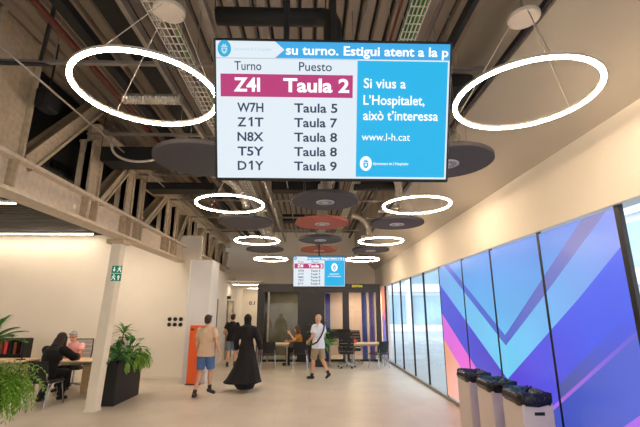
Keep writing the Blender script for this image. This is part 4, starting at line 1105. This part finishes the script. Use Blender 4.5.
def stand(**kw):
    J = dict(pel=(0, 0, .96), chest=(0, .0, 1.27), neck=(0, -.01, 1.475), head=(0, .015, 1.615), fwd=(0, 1, 0),
             shL=(-.168, -.01, 1.40), elL=(-.235, -.03, 1.12), wrL=(-.245, .04, .88), shR=(.168, -.01, 1.40), elR=(.235, -.03, 1.12), wrR=(.245, .04, .88),
             hipL=(-.09, 0, .93), knL=(-.095, .02, .50), anL=(-.10, -.02, .085), toeL=(-.12, .17, .035),
             hipR=(.09, 0, .93), knR=(.095, .02, .50), anR=(.10, -.02, .085), toeR=(.12, .17, .035))
    J.update(kw); return J
def sit(**kw):
    J = dict(pel=(0, 0, .56), chest=(0, .03, .86), neck=(0, .05, 1.07), head=(0, .09, 1.21), fwd=(0, 1, -.15),
             shL=(-.185, .03, 1.0), elL=(-.23, .12, .76), wrL=(-.12, .36, .79), shR=(.185, .03, 1.0), elR=(.23, .12, .76), wrR=(.12, .36, .79),
             hipL=(-.09, .02, .54), knL=(-.11, .42, .52), anL=(-.11, .40, .085), toeL=(-.12, .58, .035),
             hipR=(.09, .02, .54), knR=(.11, .42, .52), anR=(.11, .40, .085), toeR=(.12, .58, .035))
    J.update(kw); return J
# man in beige T-shirt walking away: trailing left foot nearer the camera, right foot lifting off
person('man in beige t-shirt and blue denim shorts walking away', (-2.33, 9.32, 0), -0.10,
       stand(knL=(-.11, .03, .50), anL=(-.13, -.20, .085), toeL=(-.15, -.01, .035), knR=(.10, .10, .515), anR=(.14, -.02, .16), toeR=(.21, .13, .06),
             elL=(-.235, .02, 1.12), wrL=(-.215, .14, .90), elR=(.255, -.06, 1.13), wrR=(.325, .0, .90)),
       M['skin'], M['hairdark'], [dict(kind='shorts', name='shorts', m=M['denim'], g=.012, len=.86), dict(kind='tshirt', name='t_shirt', m=M['beige'], g=.022, hem=.10)], M['shoe'])
# woman in black robe and headscarf
person('woman in long black robe and headscarf walking away', (-1.52, 9.95, 0), 0.12,
       stand(elR=(.28, -.06, 1.13), wrR=(.33, .06, .93), elL=(-.26, .02, 1.13), wrL=(-.24, .14, .92), anL=(-.09, .10, .085), toeL=(-.10, .28, .035), anR=(.09, -.08, .095), toeR=(.12, .09, .035)),
       M['skin2'], None, [dict(kind='dress', name='robe', m=M['blackcloth'], sm=2, rings=[(1.12, .15, .115, 0), (.98, .175, .135, 0), (.75, .225, .19, .01), (.5, .31, .26, -.01), (.28, .40, .32, -.05), (.21, .45, .36, -.07), (.19, .44, .35, -.07), (.175, .26, .24, -.02), (.05, .19, .18, 0)]),
                          dict(kind='scarf', name='headscarf', m=M['blackcloth'])], M['sole'], hairstyle='none', female=True)
tag(centred(MB().bbox(-1.235, -1.155, 9.99, 10.02, 0.80, 0.95, 0.008).build('phone', mat('maroon_phone_case', (96, 34, 34), 0.4))), 'dark red phone held by the woman in the black robe', 'phone')
# man in black T-shirt, farther
person('man in black t-shirt and grey blue shorts farther down the corridor', (-2.66, 14.05, 0), -0.02,
       stand(elR=(.25, .0, 1.12), wrR=(.20, .18, .98), elL=(-.27, -.03, 1.14), wrL=(-.23, .17, 1.0), anL=(-.10, -.10, .085), toeL=(-.12, .08, .035), anR=(.10, .12, .085), toeR=(.12, .30, .035), knR=(.1, .12, .5)),
       M['skin'], M['hairdark'], [dict(kind='shorts', name='shorts', m=M['greyblue'], g=.012), dict(kind='tshirt', name='t_shirt', m=M['blackcloth'], g=.02, hem=.10)], M['shoe'])
# man in white walking left, seen from behind his left side
w_ = person('man in white t-shirt and khaki shorts with crossbody strap', (0.24, 11.45, 0), 0.75,
       stand(knL=(-.10, .10, .505), anL=(-.10, .15, .085), toeL=(-.11, .34, .035), knR=(.10, -.06, .51), anR=(.12, -.28, .165), toeR=(.14, -.15, .045),
             elL=(-.25, -.02, 1.13), wrL=(-.20, .20, 1.0), elR=(.25, .02, 1.13), wrR=(.18, .24, 1.02), fwd=(0.0, 1, -.05)),
       M['skin'], M['hairfair'], [dict(kind='shorts', name='shorts', m=M['khaki'], g=.014, len=.93), dict(kind='tshirt', name='t_shirt', m=M['whitecloth'], g=.034, hem=.12)], M['shoe'], hairstyle='cropped')
pts = [Vector(p) for p in ((.13, .02, 1.50), (.12, -.12, 1.44), (.04, -.165, 1.30), (-.06, -.165, 1.15), (-.17, -.125, 1.0), (-.215, 0, .93), (-.16, .14, .98), (0, .175, 1.18), (.11, .13, 1.40), (.13, .02, 1.50))]
MB().tube(pts, 0.020, 8).build('bag_strap', M['black'], w_, smooth=True)
# woman in mustard, seated, facing left
person('woman in mustard top with long brown hair seated at the far desk', (-0.36, 14.45, -0.0), PI / 2 + .1,
       sit(elR=(.22, .16, .80), wrR=(.10, .40, .79), elL=(-.22, .20, .86), wrL=(-.12, .34, 1.05), fwd=(0.15, 1, -.15)), M['skin'], M['hairbrown'],
       [dict(kind='trousers', name='trousers', m=M['blackcloth'], g=.012), dict(kind='tshirt', name='top', m=M['mustard'], g=.018, hem=.08)], M['shoe'], hairstyle='long', female=True)
# woman with long dark hair in black, back to the camera
person('woman in black with long dark hair leaning over the left desk', (-5.40, 8.68, 0.0), -0.15,
       sit(chest=(0, .10, .86), neck=(0, .18, 1.06), head=(.02, .26, 1.18), shL=(-.19, .14, .98), shR=(.19, .14, .98), elL=(-.26, .32, .82), elR=(.25, .36, .83), wrL=(-.10, .52, .80), wrR=(.13, .60, .80),
           anL=(-.14, .10, .085), toeL=(-.16, .27, .035), knL=(-.14, .40, .50), anR=(.13, .30, .085), toeR=(.14, .48, .035)), M['skin'], M['hairdark'],
       [dict(kind='trousers', name='trousers', m=M['blackcloth'], g=.014), dict(kind='longsleeve', name='black_top', m=M['blackcloth'], g=.038, hem=.08)], M['shoe'], hairstyle='long', female=True, scale=1.05)
# man in pink, facing her
person('grey haired man in pink shirt with glasses seated behind left desk', (-5.80, 10.38, 0.0), PI + 0.02,
       sit(chest=(0, .08, .87), neck=(0, .15, 1.08), head=(0, .22, 1.22), shL=(-.19, .12, 1.0), shR=(.19, .12, 1.0), elL=(-.25, .30, .81), elR=(.25, .30, .80), wrL=(-.12, .50, .80), wrR=(.16, .50, .80), fwd=(0, 1, -.35)), M['skin'], M['hairgrey'],
       [dict(kind='trousers', name='trousers', m=M['blackcloth'], g=.012), dict(kind='tshirt', name='pink_shirt', m=M['pink'], g=.022, hem=.06)], M['shoe'], hairstyle='short', glasses=True)

# ------------------------------------------------------------------ light
wd = bpy.data.worlds.new('daylight'); SC.world = wd; wd.use_nodes = True
nt = wd.node_tree; bg = nt.nodes['Background']
tc = nt.nodes.new('ShaderNodeTexCoord'); sx = nt.nodes.new('ShaderNodeSeparateXYZ'); rp = nt.nodes.new('ShaderNodeValToRGB')
nt.links.new(tc.outputs['Generated'], sx.inputs[0]); nt.links.new(sx.outputs['Z'], rp.inputs['Fac']); nt.links.new(rp.outputs['Color'], bg.inputs['Color'])
rp.color_ramp.elements[0].color = (1.0, 1.0, 1.0, 1); rp.color_ramp.elements[1].color = (0.74, 0.86, 1.0, 1)
sl = bpy.data.lights.new('sun', 'SUN'); sl.energy = 2.5; sl.angle = 0.05; so = bpy.data.objects.new('sun', sl); COL.objects.link(so); so.location = (-20, -10, 30); so.rotation_euler = Vector((1, 0.6, -1.1)).to_track_quat('-Z', 'Y').to_euler()
bg.inputs['Strength'].default_value = 2.6
SC.view_settings.view_transform = 'Standard'; SC.view_settings.look = 'None'; SC.view_settings.exposure = 0.12
try:
    SC.cycles.use_denoising = True
    SC.cycles.max_bounces = 8; SC.cycles.transparent_max_bounces = 12; SC.cycles.sample_clamp_indirect = 6.0
except Exception: pass
